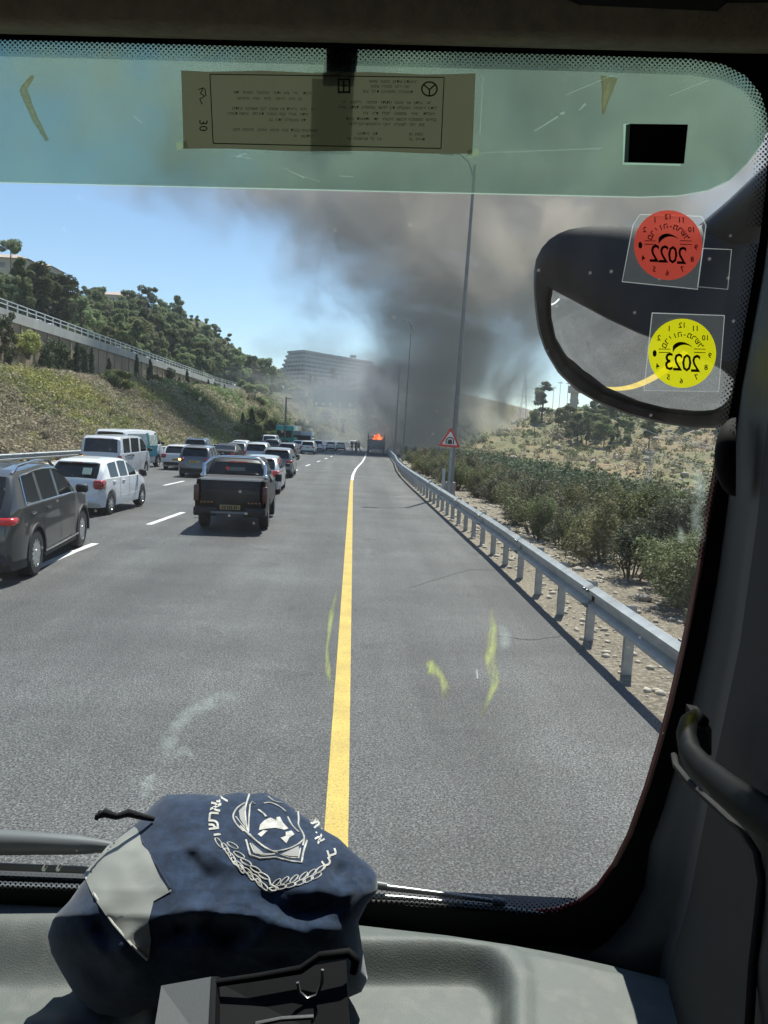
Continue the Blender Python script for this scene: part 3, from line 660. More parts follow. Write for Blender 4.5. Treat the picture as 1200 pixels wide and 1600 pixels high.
# ================================================================ FAR BUILDINGS, GANTRY, POLES
M_bcon = mat('pale_building_concrete', (.40, .395, .37), .85, var=.1, scale=.2)
M_bglass = mat('far_window_band', (.17, .18, .19), .25, var=.2, scale=.5, spec=.6)
M_house = mat('house_render', (.50, .45, .38), .85, scale=1); M_roof = mat('roof_tiles', (.42, .33, .28), .8, var=.25, scale=3)
cx0 = thing('terraced_complex', 'long stepped concrete complex of stacked terraces crowning the far hill', 'building', (x_at(472, 470, 30), 470, 27.5))
bx = cx0.location.x
FL = 8; zb0, zt0 = 27., at_Y(472, 546, 470).z
for k in range(FL):
    f = k/(FL-1.); z = (zt0-zb0)*k/FL
    apex = Vector((0, 8*f-2, z)); xl = x_at(432, 470, 30)-bx; xr = x_at(655, 560, 30)-bx
    Lp = Vector((xl*1.15*(1-.42*f)-1, 26-6*f, z)); Rp = Vector((xr-34*f, 78-12*f, z))
    back = Vector((xr*.4, 130, z))
    drop = Vector((0, 0, 0))
    hh = (zt0-zb0)/FL
    def pol(ins, z0): 
        return [(Lp.x+ins, Lp.y+ins*1.2, z+z0), (apex.x, apex.y+ins*1.5, z+z0), (Rp.x-ins, Rp.y+ins*1.2, z+z0), (back.x, back.y, z+z0)]
    MB().prism(pol(0, hh*.45), (0, 0, hh*.52)).build('terrace_slab', M_bcon, cx0)
    MB().prism(pol(1.1, 0), (0, 0, hh*.45)).build('window_band', M_bglass, cx0)
    mpr = MB()
    for j in range(18):
        t_ = (j+.5)/18; q = apex.lerp(Rp, t_); mpr.box((q.x, q.y+.7, z+hh*.22), (.5, .8, hh*.43))
    for j in range(6):
        t_ = (j+.5)/6; q = apex.lerp(Lp, t_); mpr.box((q.x, q.y+.7, z+hh*.22), (.5, .8, hh*.43))
    mpr.build('terrace_fins', M_bcon, cx0)
m = MB(); 
for x_, z_ in ((3, 1.6), (14, 1.2), (30, 1.4)): m.box((x_, 40, zt0-zb0+z_/2-.2), (4, 3, z_))
m.build('roof_plant', M_bcon, cx0)
def house(px, py, Y, wd, label, rw=1.):
    p = at_Y(px, py, Y); h = 6.; t = thing('hill_house', label, 'house', (p.x, Y, p.z-h-1.5))
    MB().box((0, 0, h/2), (wd, wd*.8, h)).build('wall', M_house, t)
    a = wd*.55; b = wd*.45; MB().add([(-a, -b, h), (a, -b, h), (a, b, h), (-a, b, h), (-a*.3, 0, h+1.9), (a*.3, 0, h+1.9)], [(0, 1, 5, 4), (1, 2, 5), (2, 3, 4, 5), (3, 0, 4), (3, 2, 1, 0)]).build('roof', M_roof, t)
    for sx in (-.28, 0, .28):
        MB().box((sx*wd, -wd*.4-.03, h*.7), (wd*.13, .08, 1.3)).build('window', M_bglass, t)
house(16, 400, 215, 13, 'pale house with hipped roof under the lone round pine at far left')
house(56, 411, 225, 12, 'grey-roofed house peeping over the pines, second from the left')
house(182, 458, 300, 13, 'pale pitched-roof house showing above the pines in mid slope')
# green direction sign gantry across the road
M_green = mat('green_sign_face', (.02, .19, .13), .5, var=.08); M_wp = mat('white_print', (.8, .8, .8), .5); M_gal2 = mat('gantry_steel', (.38, .40, .41), .5, .4)
gY = 205.; g = thing('sign_gantry', 'green overhead direction sign on a steel gantry spanning the road, veiled in smoke', 'sign gantry', (x_at(522, gY, 8), gY, float(zR(gY))))
gz0 = g.location.z
w2 = 5.6; zt = at_Y(522, 608, gY).z-gz0; zb = at_Y(522, 637, gY).z-gz0
for i, (a, b) in enumerate([(-w2, -.06), (.06, w2)]):
    sp = MB().bbox(((a+b)/2, -.25, (zt+zb)/2), (b-a, .12, zt-zb), .05).build('sign_panel', M_green, g)
    mm = MB()
    n = 3 if i == 0 else 2
    for k in range(n):
        x_ = a+(b-a)*(k+.5)/n; mm.prism([(x_-.28, -.33, zb+1.2), (x_+.28, -.33, zb+1.2), (x_+.28, -.33, zb+.9), (x_+.5, -.33, zb+.9), (x_, -.33, zb+.35), (x_-.5, -.33, zb+.9), (x_-.28, -.33, zb+.9)], (0, .02, 0))
    mm.build('lane_arrow', M_wp, sp)
m = MB()
for dz in (0, 1.1):
    for dy in (0, .8): m.box((1.2, dy+.1, zt-1.2-dz), (30, .14, .14))
for k in range(24): m.tube([(-13.5+k*1.25, .1, zt-1.2), (-12.9+k*1.25, .1, zt-2.3), (-12.3+k*1.25, .1, zt-1.2)], .05, 4)
m.build('truss_beam', M_gal2, g)
for x_ in (-13.6, 16): MB().box((x_, .5, (zt-1)/2), (.4, .5, zt-.9)).build('leg', M_gal2, g)
# lamp poles
M_pole = mat('pole_steel', (.22, .22, .215), .6, .3, var=.15)
def lamp_post(pxb, pyb, pxt, pyt, Y, label, arms=(-1,), r=.11, armL=1.5):
    b = at_Y(pxb, pyb, Y); zg = gz(b.x, Y); tp = at_Y(pxt, pyt, Y); t = thing('street_lamp', label, 'street lamp', (b.x, Y, zg))
    L0 = Vector(t.location); top = tp-L0; bot = Vector((0, 0, -.1))
    MB().tube([bot, bot.lerp(top, .5), top], [r, r*.75, r*.45], 10).build('pole', M_pole, t, 60)
    MB().box((0, 0, .35), (r*3.2, r*3.2, .5)).build('foot', mat('lamp_base_concrete', (.33, .32, .3), .9), t)
    for s in arms:
        e = top + Vector((s*armL, -.2, .35)); a = MB().tube([top-Vector((0, 0, .5)), top+Vector((s*armL*.25, 0, .1)), top+Vector((s*armL*.6, -.1, .34)), e], [.05, .04, .035, .03], 6).build('arm', M_pole, t, 60)
        MB().bbox(tuple(e+Vector((s*.2, 0, -.02))), (min(.75, armL*.6), .22, .10), .04).build('lamp_head', mat('lamp_housing', (.35, .36, .36), .4, .3), t)
    return t
lamp_post(703, 768, 742, 258, 32.3, 'nearest tall grey lamp post leaning behind the guardrail, warning sign on it', (-1,), .12, 1.0)
lamp_post(630, 706, 643, 507, 76, 'second lamp post, slim and dark against the smoke', (-1,), .085, .45)
lamp_post(617, 700, 625, 567, 128, 'farthest lamp post with a curved arm, faint in the smoke', (-1,), .13, 2.0)
def dark_pole(px, top, Y, label, cat='pole'):
    X = x_at(px, Y, 0); t = thing('utility_pole', label, cat, (X, Y, gz(X, Y)))
    h = at_Y(px, top, Y).z-t.location.z; MB().tube([(0, 0, -.2), (.0, 0, h)], [.16, .1], 8).build('pole', M_pole, t, 60)
    MB().box((.35, 0, h-.25), (.9, .12, .12)).build('crossarm', M_pole, t)
dark_pole(445, 620, 112, 'dark pole standing on the embankment just above the green bus')
# warning sign on its own post
ps = at_Y(700, 770, 31.2); sg = thing('warning_sign', 'red-bordered triangular tunnel warning sign on a pale post beside the nearest lamp post', 'road sign', (ps.x, 31.2, gz(ps.x, 31.2)))
L0 = Vector(sg.location)
MB().tube([(0, 0, -.1), tuple(at_Y(705, 700, 31.2)-L0)], .06, 10).build('post', M_galvd, sg, 60)
MB().bbox((-.22, .0, .55), (.12, .12, 1.25), .02).build('cable_box', mat('cabinet_grey', (.45, .46, .46), .6), sg)
cen = at_Y(703, 688, 31.1)-L0
def tri(s, y): return [(cen.x + s*math.sin(a), cen.y+y, cen.z + s*math.cos(a)) for a in (0.04, 2*PI/3+.04, 4*PI/3+.04)]
def rtri(s, y, r=.12):
    p = [Vector(q) for q in tri(s, y)]; out = []
    for i in range(3):
        a, b, c = p[i-1], p[i], p[(i+1) % 3]
        for t_ in (0, .33, .66, 1): 
            q = (b+(a-b).normalized()*r*s).lerp(b+(c-b).normalized()*r*s, t_); out.append(q.lerp(b, .35*math.sin(t_*PI)))
    return out
M_red = mat('sign_red', (.62, .04, .03), .45); M_sw = mat('sign_white', (.74, .72, .68), .5); M_sb = mat('sign_black', (.02, .02, .02), .5)
MB().prism(rtri(.53, 0), (0, .03, 0)).build('red_border', M_red, sg)
MB().prism(rtri(.37, -.008), (0, .01, 0)).build('white_face', M_sw, sg)
def arch(ro, ri, base, y0, z0):
    pts = [(cen.x+ro*math.cos(t), cen.y+y0, cen.z+z0+ro*math.sin(t)) for t in np.linspace(0, PI, 13)]
    return [(cen.x+ro, cen.y+y0, cen.z+z0-base)] + pts + [(cen.x-ro, cen.y+y0, cen.z+z0-base)] + [(cen.x-ri, cen.y+y0, cen.z+z0-base)] + [(cen.x-ri*math.cos(t), cen.y+y0, cen.z+z0+ri*math.sin(t)) for t in np.linspace(0, PI, 13)] + [(cen.x+ri, cen.y+y0, cen.z+z0-base)]
MB().prism(arch(.17, .13, .12, -.016, -.03), (0, .008, 0)).build('tunnel_arch_outline', M_sb, sg)
MB().prism([(cen.x+.09, cen.y-.02, cen.z-.15)]+[(cen.x+.09*math.cos(t), cen.y-.02, cen.z-.05+.09*math.sin(t)) for t in np.linspace(0, PI, 11)]+[(cen.x-.09, cen.y-.02, cen.z-.15)], (0, .01, 0)).build('tunnel_mouth', M_sb, sg)
# pylons, masts and power lines on the right
def mast(px, ptop, Y, label, lattice=False, cat='mast'):
    X = x_at(px, Y, 10); zg = gz(X, Y)-.3; t = thing('mast', label, cat, (X, Y, zg)); h = at_Y(px, ptop, Y).z-zg
    m = MB()
    if lattice:
        w0 = h*.09
        for sx in (-1, 1):
            for sy in (-1, 1): m.tube([(sx*w0, sy*w0, 0), (sx*w0*.25, sy*w0*.25, h*.7), (0, 0, h)], [.09, .06, .04], 4)
        n = 9
        for k in range(n):
            a = w0*(1-.75*k/n); b = w0*(1-.75*(k+1)/n); z0 = h*.7*k/n; z1_ = h*.7*(k+1)/n
            m.tube([(-a, -a, z0), (b, -b, z1_)], .05, 3); m.tube([(a, -a, z0), (-b, -b, z1_)], .05, 3)
        for k in (0, 1, 2): m.tube([(-h*.12, 0, h*(.68+.11*k)), (h*.12, 0, h*(.68+.11*k))], .07, 4)
        m.build('lattice', M_gal2, t)
    else:
        m.tube([(0, 0, 0), (0, 0, h)], [.12, .08], 6); m.build('pole', M_pole, t); MB().box((0, 0, h-.8), (2.2, .2, .25)).build('crossarm', M_pole, t)
mast(817, 583, 300, 'lattice pylon rising above the left end of the right-hand skyline', True)
for (px, tp), lb in zip([(843, 600), (862, 603), (872, 595), (884, 596)], ['first thin pole on the right-hand skyline, nearest the pylon', 'second and shortest thin pole on the right-hand skyline', 'third thin pole along the right-hand skyline', 'thin pole on the skyline right beside the small tower building']): mast(px, tp, 330, lb, False)
mast(1022, 700, 175, 'lattice pylon low on the dry slope under the mirror', True)
X = x_at(896, 325, 15); wt = thing('water_tower', 'small square tower building on the skyline left of the mirror', 'tower', (X, 325, gz(X, 325)-1))
hh = at_Y(896, 606, 325).z-wt.location.z; MB().box((0, 0, hh/2), (2.6, 2.6, hh)).build('shaft', M_house, wt); MB().bbox((0, 0, hh-.6), (4.6, 4.2, 3.2), .3).build('tank', M_house, wt)
M_wire = mat('power_cable', (.45, .46, .46), .4, .6)
for i, (a, b) in enumerate([((1000, 668), (1115, 695)), ((985, 690), (1115, 725)), ((995, 698), (1115, 740)), ((1040, 672), (1115, 690))]):
    p = at_Y(a[0], a[1], 190); q = at_Y(b[0]+40, b[1]+12, 120); mm = p.lerp(q, .5)-Vector((0, 0, .8))
    o = MB().tube([p, p.lerp(mm, .5)-Vector((0, 0, .25)), mm, q.lerp(mm, .5)-Vector((0, 0, .25)), q], .035, 4).build('power_line', M_wire)
    tag(o, 'thin pale power line sagging across the dry slope below the mirror', 'power line', 'power lines below the mirror')
# ================================================================ VEHICLES
def carpaint(name, col, metal=.0, rough=.35): return mat('paint_'+name, col, rough, metal, var=.04, scale=1.2, coat=.9, dirt=((.25, .22, .18), 1.6, .06))
P_dgrey = carpaint('dark_grey', (.055, .056, .054), .3, .3); P_white = carpaint('white', (.74, .75, .76)); P_silver = carpaint('silver', (.48, .49, .50), .5, .35)
P_black = mat('paint_black', (.009, .009, .011), .45, var=.1, scale=2, coat=.15, spec=.3, dirt=((.08, .07, .06), 2.5, .25)); P_blue = carpaint('dark_blue', (.03, .055, .11), .3); P_purple = carpaint('grey_mauve', (.13, .13, .155), .4); P_grey = carpaint('mid_grey', (.17, .175, .18), .4)
P_teal = carpaint('teal', (.02, .16, .20)); P_bus = carpaint('bus_green', (.03, .36, .25)); P_char = mat('charred_metal', (.05, .045, .04), .9, var=.5)
M_glass = mat('car_glass', (.012, .015, .017), .05, var=.02, spec=.5); M_tyre = mat('tyre_rubber', (.022, .022, .022), .85); M_rim = mat('alloy_rim', (.55, .56, .57), .3, .8)
M_trim = mat('black_plastic', (.025, .025, .026), .6); M_chrome = mat('chrome', (.75, .75, .75), .15, 1.); M_tail = mat('tail_lamp', (.35, .012, .012), .2, coat=1.)
M_taillit = mat('lit_tail_lamp', (.42, .012, .01), .2, coat=1., emis=((1, .04, .03), .07)); M_ind = mat('lit_indicator', (.9, .5, .1), .2, emis=((1, .62, .12), 6.)); M_plate = mat('plate_yellow', (.62, .45, .08), .5); M_ink = mat('plate_ink', (.03, .03, .03), .6)
M_clear = mat('clear_lamp', (.6, .6, .6), .15)
PROF = {  # (y from rear in metres at L=4.5 scale 0..1, z as fraction of H)
 'hatch': dict(top=[(0, .50), (.012, .585), (.03, .66), (.075, .81), (.13, .935), (.2, .975), (.42, 1.0), (.52, .985), (.60, .93), (.79, .665), (.84, .63), (.95, .55), (.985, .46), (1, .36)], rg=(.03, .125), fg=(.60, .79), sg=[(.17, .33), (.36, .52), (.545, .70)]),
 'suv': dict(top=[(0, .50), (.01, .60), (.02, .66), (.055, .80), (.09, .93), (.15, .972), (.38, 1.0), (.50, .985), (.57, .94), (.73, .70), (.78, .665), (.94, .59), (.985, .48), (1, .36)], rg=(.022, .088), fg=(.57, .73), sg=[(.13, .27), (.295, .47), (.495, .66)]),
 'sedan': dict(top=[(0, .50), (.01, .62), (.03, .69), (.13, .71), (.18, .76), (.28, .93), (.36, .985), (.48, 1.0), (.56, .97), (.62, .92), (.78, .68), (.84, .64), (.95, .57), (.985, .47), (1, .36)], rg=(.14, .285), fg=(.615, .78), sg=[(.27, .42), (.45, .60), (.615, .7)]),
 'van': dict(top=[(0, .46), (.006, .55), (.012, .62), (.024, .80), (.035, .94), (.07, .985), (.3, 1.0), (.60, .995), (.68, .965), (.74, .90), (.87, .64), (.91, .60), (.97, .52), (.99, .44), (1, .34)], rg=(.012, .034), fg=(.745, .87), sg=[(.10, .29), (.33, .57), (.62, .80)]),
 'boxvan': dict(top=[(0, .46), (.006, .55), (.012, .62), (.02, .80), (.03, .94), (.06, .985), (.3, 1.0), (.66, .995), (.76, .965), (.81, .88), (.90, .60), (.93, .56), (.97, .5), (.99, .44), (1, .34)], rg=(.012, .029), fg=(.81, .90), sg=[(.72, .86)]),
}
def wheel(parent, x, y, R, wd, spokes=10, rimm=None):
    s = 1 if x > 0 else -1
    m = MB(); m.lathe([(-wd/2, R*.62), (-wd/2, R*.9), (-wd*.36, R), (wd*.36, R), (wd/2, R*.9), (wd/2, R*.62), (-wd/2, R*.62)], 'X', 26)
    t = m.build('wheel', M_tyre, parent, 40); t.location = (x, y, R)
    m = MB(); e = s*wd*.46
    m.lathe([(e*.98, R*.66), (e*1.04, R*.63), (e*.7, R*.57), (e*.3, R*.55)], 'X', 24)
    for k in range(spokes):
        a = 2*PI*k/spokes; ca, sa = math.cos(a), math.sin(a); w0 = .09*R; 
        def pt(r, o, dx): return (e*dx, r*ca-o*sa, r*sa+o*ca)
        m.add([pt(R*.1, -w0*1.1, 1.02), pt(R*.1, w0*1.1, 1.02), pt(R*.6, w0*.7, 1.0), pt(R*.6, -w0*.7, 1.0), pt(R*.1, -w0*1.1, .7), pt(R*.1, w0*1.1, .7), pt(R*.6, w0*.7, .8), pt(R*.6, -w0*.7, .8)], [(0, 1, 2, 3), (1, 5, 6, 2), (0, 3, 7, 4), (4, 7, 6, 5)])
    m.lathe([(e*1.08, 0), (e*1.06, R*.14), (e*.8, R*.17)], 'X', 14)
    m.build('rim', rimm or M_rim, t, 40)
    MB().lathe([(e*.35, 0), (e*.32, R*.6)], 'X', 18).build('brake_disc', M_trim, t)
    return t
def car(name, label, cat, X, Y, rz, L, W, H, kind, paint, wr=.33, clear=.2, spokes=10, detail=2, tail='corner', lit=False, ind=None, rails=False, plate=(.42, .52), lower=None, wb=.6, z=None, group=None, rear_oh=.19, glass=True, wheel_c=None, tl=None):
    """origin: centre of the rear bumper on the ground; the car points along local +Y"""
    zz = float(zR(Y)) if z is None else z
    t = thing(name, label, cat, (X, Y, zz), rz, group)
    pr = PROF[kind]; top = pr['top']; ty = [a*L for a, b in top]; tz = [b*H for a, b in top]
    belt = lambda y: H*(.655 - .03*max(0, y/L-.2)) if kind not in ('van', 'boxvan') else H*.60
    ra = wr+.055; wy = [rear_oh*L, (rear_oh+wb)*L]
    ys_ = set(ty)
    for a in wy:
        for k in (-1, -.92, -.7, -.38, 0, .38, .7, .92, 1): ys_.add(a+k*ra)
        ys_.add(a-ra*1.02); ys_.add(a+ra*1.02)
    for a, b in pr['sg']: ys_.add(a*L); ys_.add(b*L)
    for a in pr['rg']+pr['fg']: ys_.add(a*L)
    ys_ = sorted(q for q in ys_ if 0 <= q <= L); Y_ = [ys_[0]]
    for q in ys_[1:]:
        if q-Y_[-1] > .012: Y_.append(q)
    rings = []; info = []
    for y in Y_:
        zt = float(np.interp(y, ty, tz)); f = min(1, y/(.10*L)); g = min(1, (L-y)/(.16*L))
        hw = W/2*(.86+.14*math.sin(f*PI/2)**.8)*(.80+.20*math.sin(g*PI/2)**.8)
        if kind in ('van', 'boxvan'): hw = W/2*(.95+.05*min(1, y/(.04*L)))*(.84+.16*math.sin(g*PI/2)**.7)
        zs = min(belt(y), zt-.05*H); zb = clear + (.10 if y < .02*L else 0)+(.05 if y > .97*L else 0)
        za = 0
        for a in wy:
            if abs(y-a) < ra: za = max(za, wr+math.sqrt(max(0, ra*ra-(y-a)**2)))
        z1 = max(zb+.02, za); z2 = max(zb+.16, za+.012); z3 = max(zb+(zs-zb)*.5, za+.03); z4 = max(zb+(zs-zb)*.8, z3+.02)
        tum = .30 if kind not in ('van', 'boxvan') else .13
        wt = hw*.965-(zt-zs)*tum; e = .075*H/1.5
        half = [(0, zb), (hw*.80, max(zb, za*.96)), (hw*.975, z1), (hw*.995, z2), (hw, z3), (hw*.985, z4), (hw*.965, zs), (hw*.945, zs+.018), (max(wt+.012, .1), max(zt-e, zs+.024)), (max(wt-.035, .08), zt-.025), (max(wt-.11, .06), zt-.004), (wt*.5, zt+.010), (0, zt+.016)]
        rings.append([(x, y, z) for x, z in half] + [(-x, y, z) for x, z in reversed(half[1:-1])]); info.append((zt, zs))
    n = len(rings[0]); B = MB(); B.v = [p for r in rings for p in r]
    gl = {'side_window': [], 'rear_window': [], 'windshield': [], 'lower_cladding': []}
    for i in range(len(Y_)-1):
        ym = (Y_[i]+Y_[i+1])/2/L
        for k in range(n):
            f = (i*n+k, i*n+(k+1) % n, (i+1)*n+(k+1) % n, (i+1)*n+k)
            kk = k if k < 12 else n-1-k      # strip index on a half section
            dst = None
            if kk == 7 and any(a <= ym <= b for a, b in pr['sg']) and glass: dst = 'side_window'
            if kk in (10, 11) and pr['rg'][0] <= ym <= pr['rg'][1] and glass: dst = 'rear_window'
            if kk in (10, 11) and pr['fg'][0] <= ym <= pr['fg'][1]: dst = 'windshield'
            if lower and kk in (1, 2) : dst = 'lower_cladding'
            if dst: gl[dst].append(f)
            else: B.f.append(f); B.m.append(0)
    B.f.append(tuple(range(n))); B.f.append(tuple(reversed(range((len(Y_)-1)*n, len(Y_)*n)))); B.m += [0, 0]
    body = B.build('body', paint, t, 32)
    for nm, fs in gl.items():
        if not fs: continue
        idx = sorted({q for f in fs for q in f}); mp = {q: i for i, q in enumerate(idx)}
        g_ = MB().add([B.v[q] for q in idx], [tuple(mp[q] for q in f) for f in fs])
        if nm == 'side_window': split_build(g_, nm, M_glass, t, 32); continue
        g_.build(nm, M_trim if nm == 'lower_cladding' else M_glass, t, 32)
    def surf(yy, zq):   # half width of the body at y, z
        i = min(range(len(Y_)), key=lambda q: abs(Y_[q]-yy)); hs = rings[i][1:12]
        zz_ = [p[2] for p in hs]; xx_ = [p[0] for p in hs]; return float(np.interp(zq, zz_, xx_))
    # wheels
    for a in wy:
        for s in (-1, 1): wheel(t, s*(W/2-.115), a, wr, .215, spokes, wheel_c)
    MB().box((0, L/2, clear+.16), (W*.78, L*.8, .2)).build('underbody', M_trim, t)
    # rear: lamps, bumper, plate
    zl = H*.56 if tail != 'tall' else H*.60
    tlm = M_taillit if lit else M_tail
    for s in (-1, 1):
        if tail == 'corner': sz = (.20*W, .24, .085*H)
        elif tail == 'big': sz = (.155*W, .30, .155*H)
        elif tail == 'tall': sz = (.10*W, .16, .15*H)
        elif tail == 'low': sz = (.085*W, .14, .12*H); zl = H*.50
        else: sz = (.26*W, .26, .06*H)
        hw = surf(.06*L, zl)
        xo = s*(hw+.012-sz[0]/2)
        o = MB().bbox((xo, sz[1]/2-.022, zl), sz, .035 if tail != 'low' else .02).build('tail_light', tlm, t, 50)
        if detail > 1: MB().bbox((xo-s*.01, sz[1]/2-.034, zl-sz[2]*.22), (sz[0]*.6, sz[1]*.8, sz[2]*.22), .01).build('reversing_lamp', M_clear, o)
    if ind: MB().bbox((ind*(surf(.05*L, zl)-.09), .02, zl), (.15, .1, .09), .02).build('lit_indicator', M_ind, t)
    MB().bbox((0, .07, clear+.19), (W*.84, .22, .17), .04).build('rear_bumper', M_trim if lower or detail < 3 else paint, t, 40)
    pz = H*plate[0]; p = MB().bbox((0, -.018 if plate[0] > .38 else -.048, pz), (.5, .02, .115), .008).build('number_plate', M_plate, t)
    if detail > 1:
        m = MB()
        for k, x_ in enumerate([-.17, -.125, -.06, -.015, .03, .095, .14]): m.box((x_, (-.03 if plate[0] > .38 else -.06), pz), (.028, .004, .066))
        m.build('digits', M_ink, p)
        # seams, handles, mirrors, wiper
        for s in (-1, 1):
            mr_y = pr['fg'][1]*L-.12; mzz = belt(mr_y)+.07
            o = MB().bbox((s*(W/2+.09), mr_y-.06, mzz+.02), (.21, .12, .15), .035).build('mirror', M_trim if detail > 1 else paint, t, 50)
            hh_ = MB()
            for a, b in pr['sg'][:2] if kind != 'boxvan' else pr['sg']: hh_.bbox((s*(surf(a*L, belt(0)*.9)+.008), a*L+.2, belt(0)*.90), (.03, .19, .035), .01)
            split_build(hh_, 'door_handle', paint if detail > 2 else M_trim, t)
            sm_ = MB()
            for a, b in pr['sg']:
                yy = b*L+.04
                zls = np.linspace(clear+.2, belt(yy), 6)
                for z0_, z1_ in zip(zls[:-1], zls[1:]): sm_.add([(s*(surf(yy, z0_)+.003), yy, z0_), (s*(surf(yy, z0_)+.003), yy+.012, z0_), (s*(surf(yy, z1_)+.003), yy+.012, z1_), (s*(surf(yy, z1_)+.003), yy, z1_)], [(0, 1, 2, 3)])
            split_build(sm_, 'door_seam', M_trim, t)
        if kind in ('hatch', 'suv', 'van'):
            a, b = pr['rg']; y0_ = a*L; z0_ = float(np.interp(y0_, ty, tz))+.04; y1_ = (a+(b-a)*.35)*L; z1_ = float(np.interp(y1_, ty, tz))+.035
            MB().tube([(0.0, y0_-.01, z0_), (-.12, y1_-.01, z0_+.06), (-.36, y1_-.01, z0_+.075)], .011, 5).build('rear_wiper', M_trim, t)
            MB().bbox((0, pr['rg'][1]*L-.015, float(np.interp(pr['rg'][1]*L, ty, tz))+.012), (W*.62, .16, .035), .012).build('roof_spoiler', paint, t, 40)
            MB().box((0, pr['rg'][1]*L-.10, float(np.interp(pr['rg'][1]*L, ty, tz))+.008), (.26, .02, .02)).build('brake_light', tlm, t)
        MB().box((0, -.012+.01, H*.50), (.32, .03, .03)).build('badge_strip', M_chrome if detail > 2 else paint, t)
    if rails:
        for s in (-1, 1):
            pts_ = []
            for q in np.linspace(.11, .56, 9):
                zt = float(np.interp(q*L, ty, tz)); zs = min(belt(q*L), zt-.05); hw = W/2
                pts_.append((s*(hw*.965-(zt-zs)*.30-.06), q*L, zt+(.045 if .12 < q < .55 else .0)))
            MB().tube(pts_, .024, 6).build('roof_rail', M_chrome, t, 60)
    return t
def place(px, Y, W): return x_at(px, Y, float(zR(Y)))
R_ = math.radians
# near vehicles
suv = car('dark_suv', 'dark grey SUV with silver roof rails cut off by the left edge of the view', 'car', -5.62, 10.85, R_(5.5), 4.70, 1.88, 1.68, 'suv', P_dgrey, wr=.36, spokes=14, detail=3, tail='wide', lit=True, rails=True, plate=(.47, 0), lower=True, wb=.593, rear_oh=.20)
# chrome line round the side glass of the SUV
L_, H_, W_ = 4.70, 1.68, 1.88
for s in (-1, 1):
    pts_ = []
    top = PROF['suv']['top']; ty = [a*L_ for a, b in top]; tz = [b*H_ for a, b in top]
    def sg(y, hi):
        zt = float(np.interp(y, ty, tz)); zs = min(H_*(.655-.03*max(0, y/L_-.2)), zt-.05*H_)
        return (s*((W_/2*.95) if not hi else (W_/2*.965-(zt-zs)*.30+.016)), y, (zs+.02) if not hi else zt-.08)
    P1 = [sg(y, False) for y in np.linspace(.12*L_, .69*L_, 10)]; P2 = [sg(y, True) for y in np.linspace(.66*L_, .14*L_, 12)]
    MB().tube(P1+P2+[P1[0]], .013, 5).build('window_trim', M_chrome, suv, 60)
    for wy_ in (.20*L_, (.20+.593)*L_):
        m = MB(); rows = []
        for a in np.linspace(-.15, PI+.15, 16):
            rows.append([(s*(W_/2-.03), wy_+math.cos(a)*q, .36+math.sin(a)*q) for q in (.405, .465)] + [(s*(W_/2+.012), wy_+math.cos(a)*q, .36+math.sin(a)*q) for q in (.455, .405)])
        m.grid(rows, closed=True).build('wheel_arch_trim', M_trim, suv, 40)
    MB().bbox((s*(W_/2+.004), L_*.5, .33), (.03, 2.0, .035), .008).build('sill_trim', M_chrome, suv)
hatch = car('white_hatchback', 'small white hatchback with red tail lights just left of the nearest lane dashes', 'car', -7.02, 19.55, R_(-3.5), 3.60, 1.60, 1.43, 'hatch', P_white, wr=.29, spokes=8, detail=3, tail='big', plate=(.36, 0), wb=.672, rear_oh=.165)
MB().box((.34, .13, 1.13), (.22, .02, .18), rx=-.5).build('window_sticker', mat('pale_green_sticker', (.5, .62, .5), .6), hatch)
# pickup
pk = thing('pickup_truck', 'black double-cab pickup with silver roll bar straight ahead in the right lane', 'pickup', (-2.72, 17.45, float(zR(17.35))), R_(3.0))
pk.scale = (.89, .90, .965)
Lp, Wp, Hp = 5.2, 1.86, 1.74
m = MB()
def ringp(y, zt, hw, zb=.42, bedtop=None):
    return [(0, y, zb), (hw*.9, y, zb), (hw, y, zb+.12), (hw*1.01, y, .75), (hw*.985, y, min(1.02, zt)), (hw*.96, y, min(1.07, zt))]
# bed: side walls, floor, tailgate built as separate parts
BT = 1.25
for s in (-1, 1):
    rows = []
    for y in (0.06, .35, .78, .95, 1.15, 1.35, 1.52, 1.62):
        za = .42
        if abs(y-1.15) < .42: za = .38+math.sqrt(.42**2-(y-1.15)**2)
        hw = Wp/2*(.965 if y < .1 else 1)
        rows.append([(s*(hw-.14), y, za), (s*hw*.985, y, za), (s*hw, y, max(za+.02, .72)), (s*hw*.99, y, .95), (s*hw*.96, y, BT-.02), (s*(hw*.93), y, BT), (s*(hw-.14), y, BT)])
    MB().grid(rows, closed=True).build('bed_side', P_black, pk, 35)
MB().bbox((0, .03, .91), (Wp*.80, .07, .66), .02).build('tailgate', P_black, pk, 40)
MB().bbox((0, -.005, 1.06), (Wp*.70, .03, .05), .01).build('tailgate_crease', P_black, pk)
MB().box((0, .85, .62), (Wp*.82, 1.6, .06)).build('bed_floor', M_trim, pk)
MB().bbox((0, .8, BT+.0), (Wp*.85, 1.55, .05), .02).build('bed_cover', mat('bed_cover_vinyl', (.03, .03, .032), .6), pk)
MB().bbox((0, -.0, BT+.012), (Wp*.82, .05, .045), .01).build('tailgate_cap', mat('dull_chrome', (.6, .6, .6), .3, .8), pk)
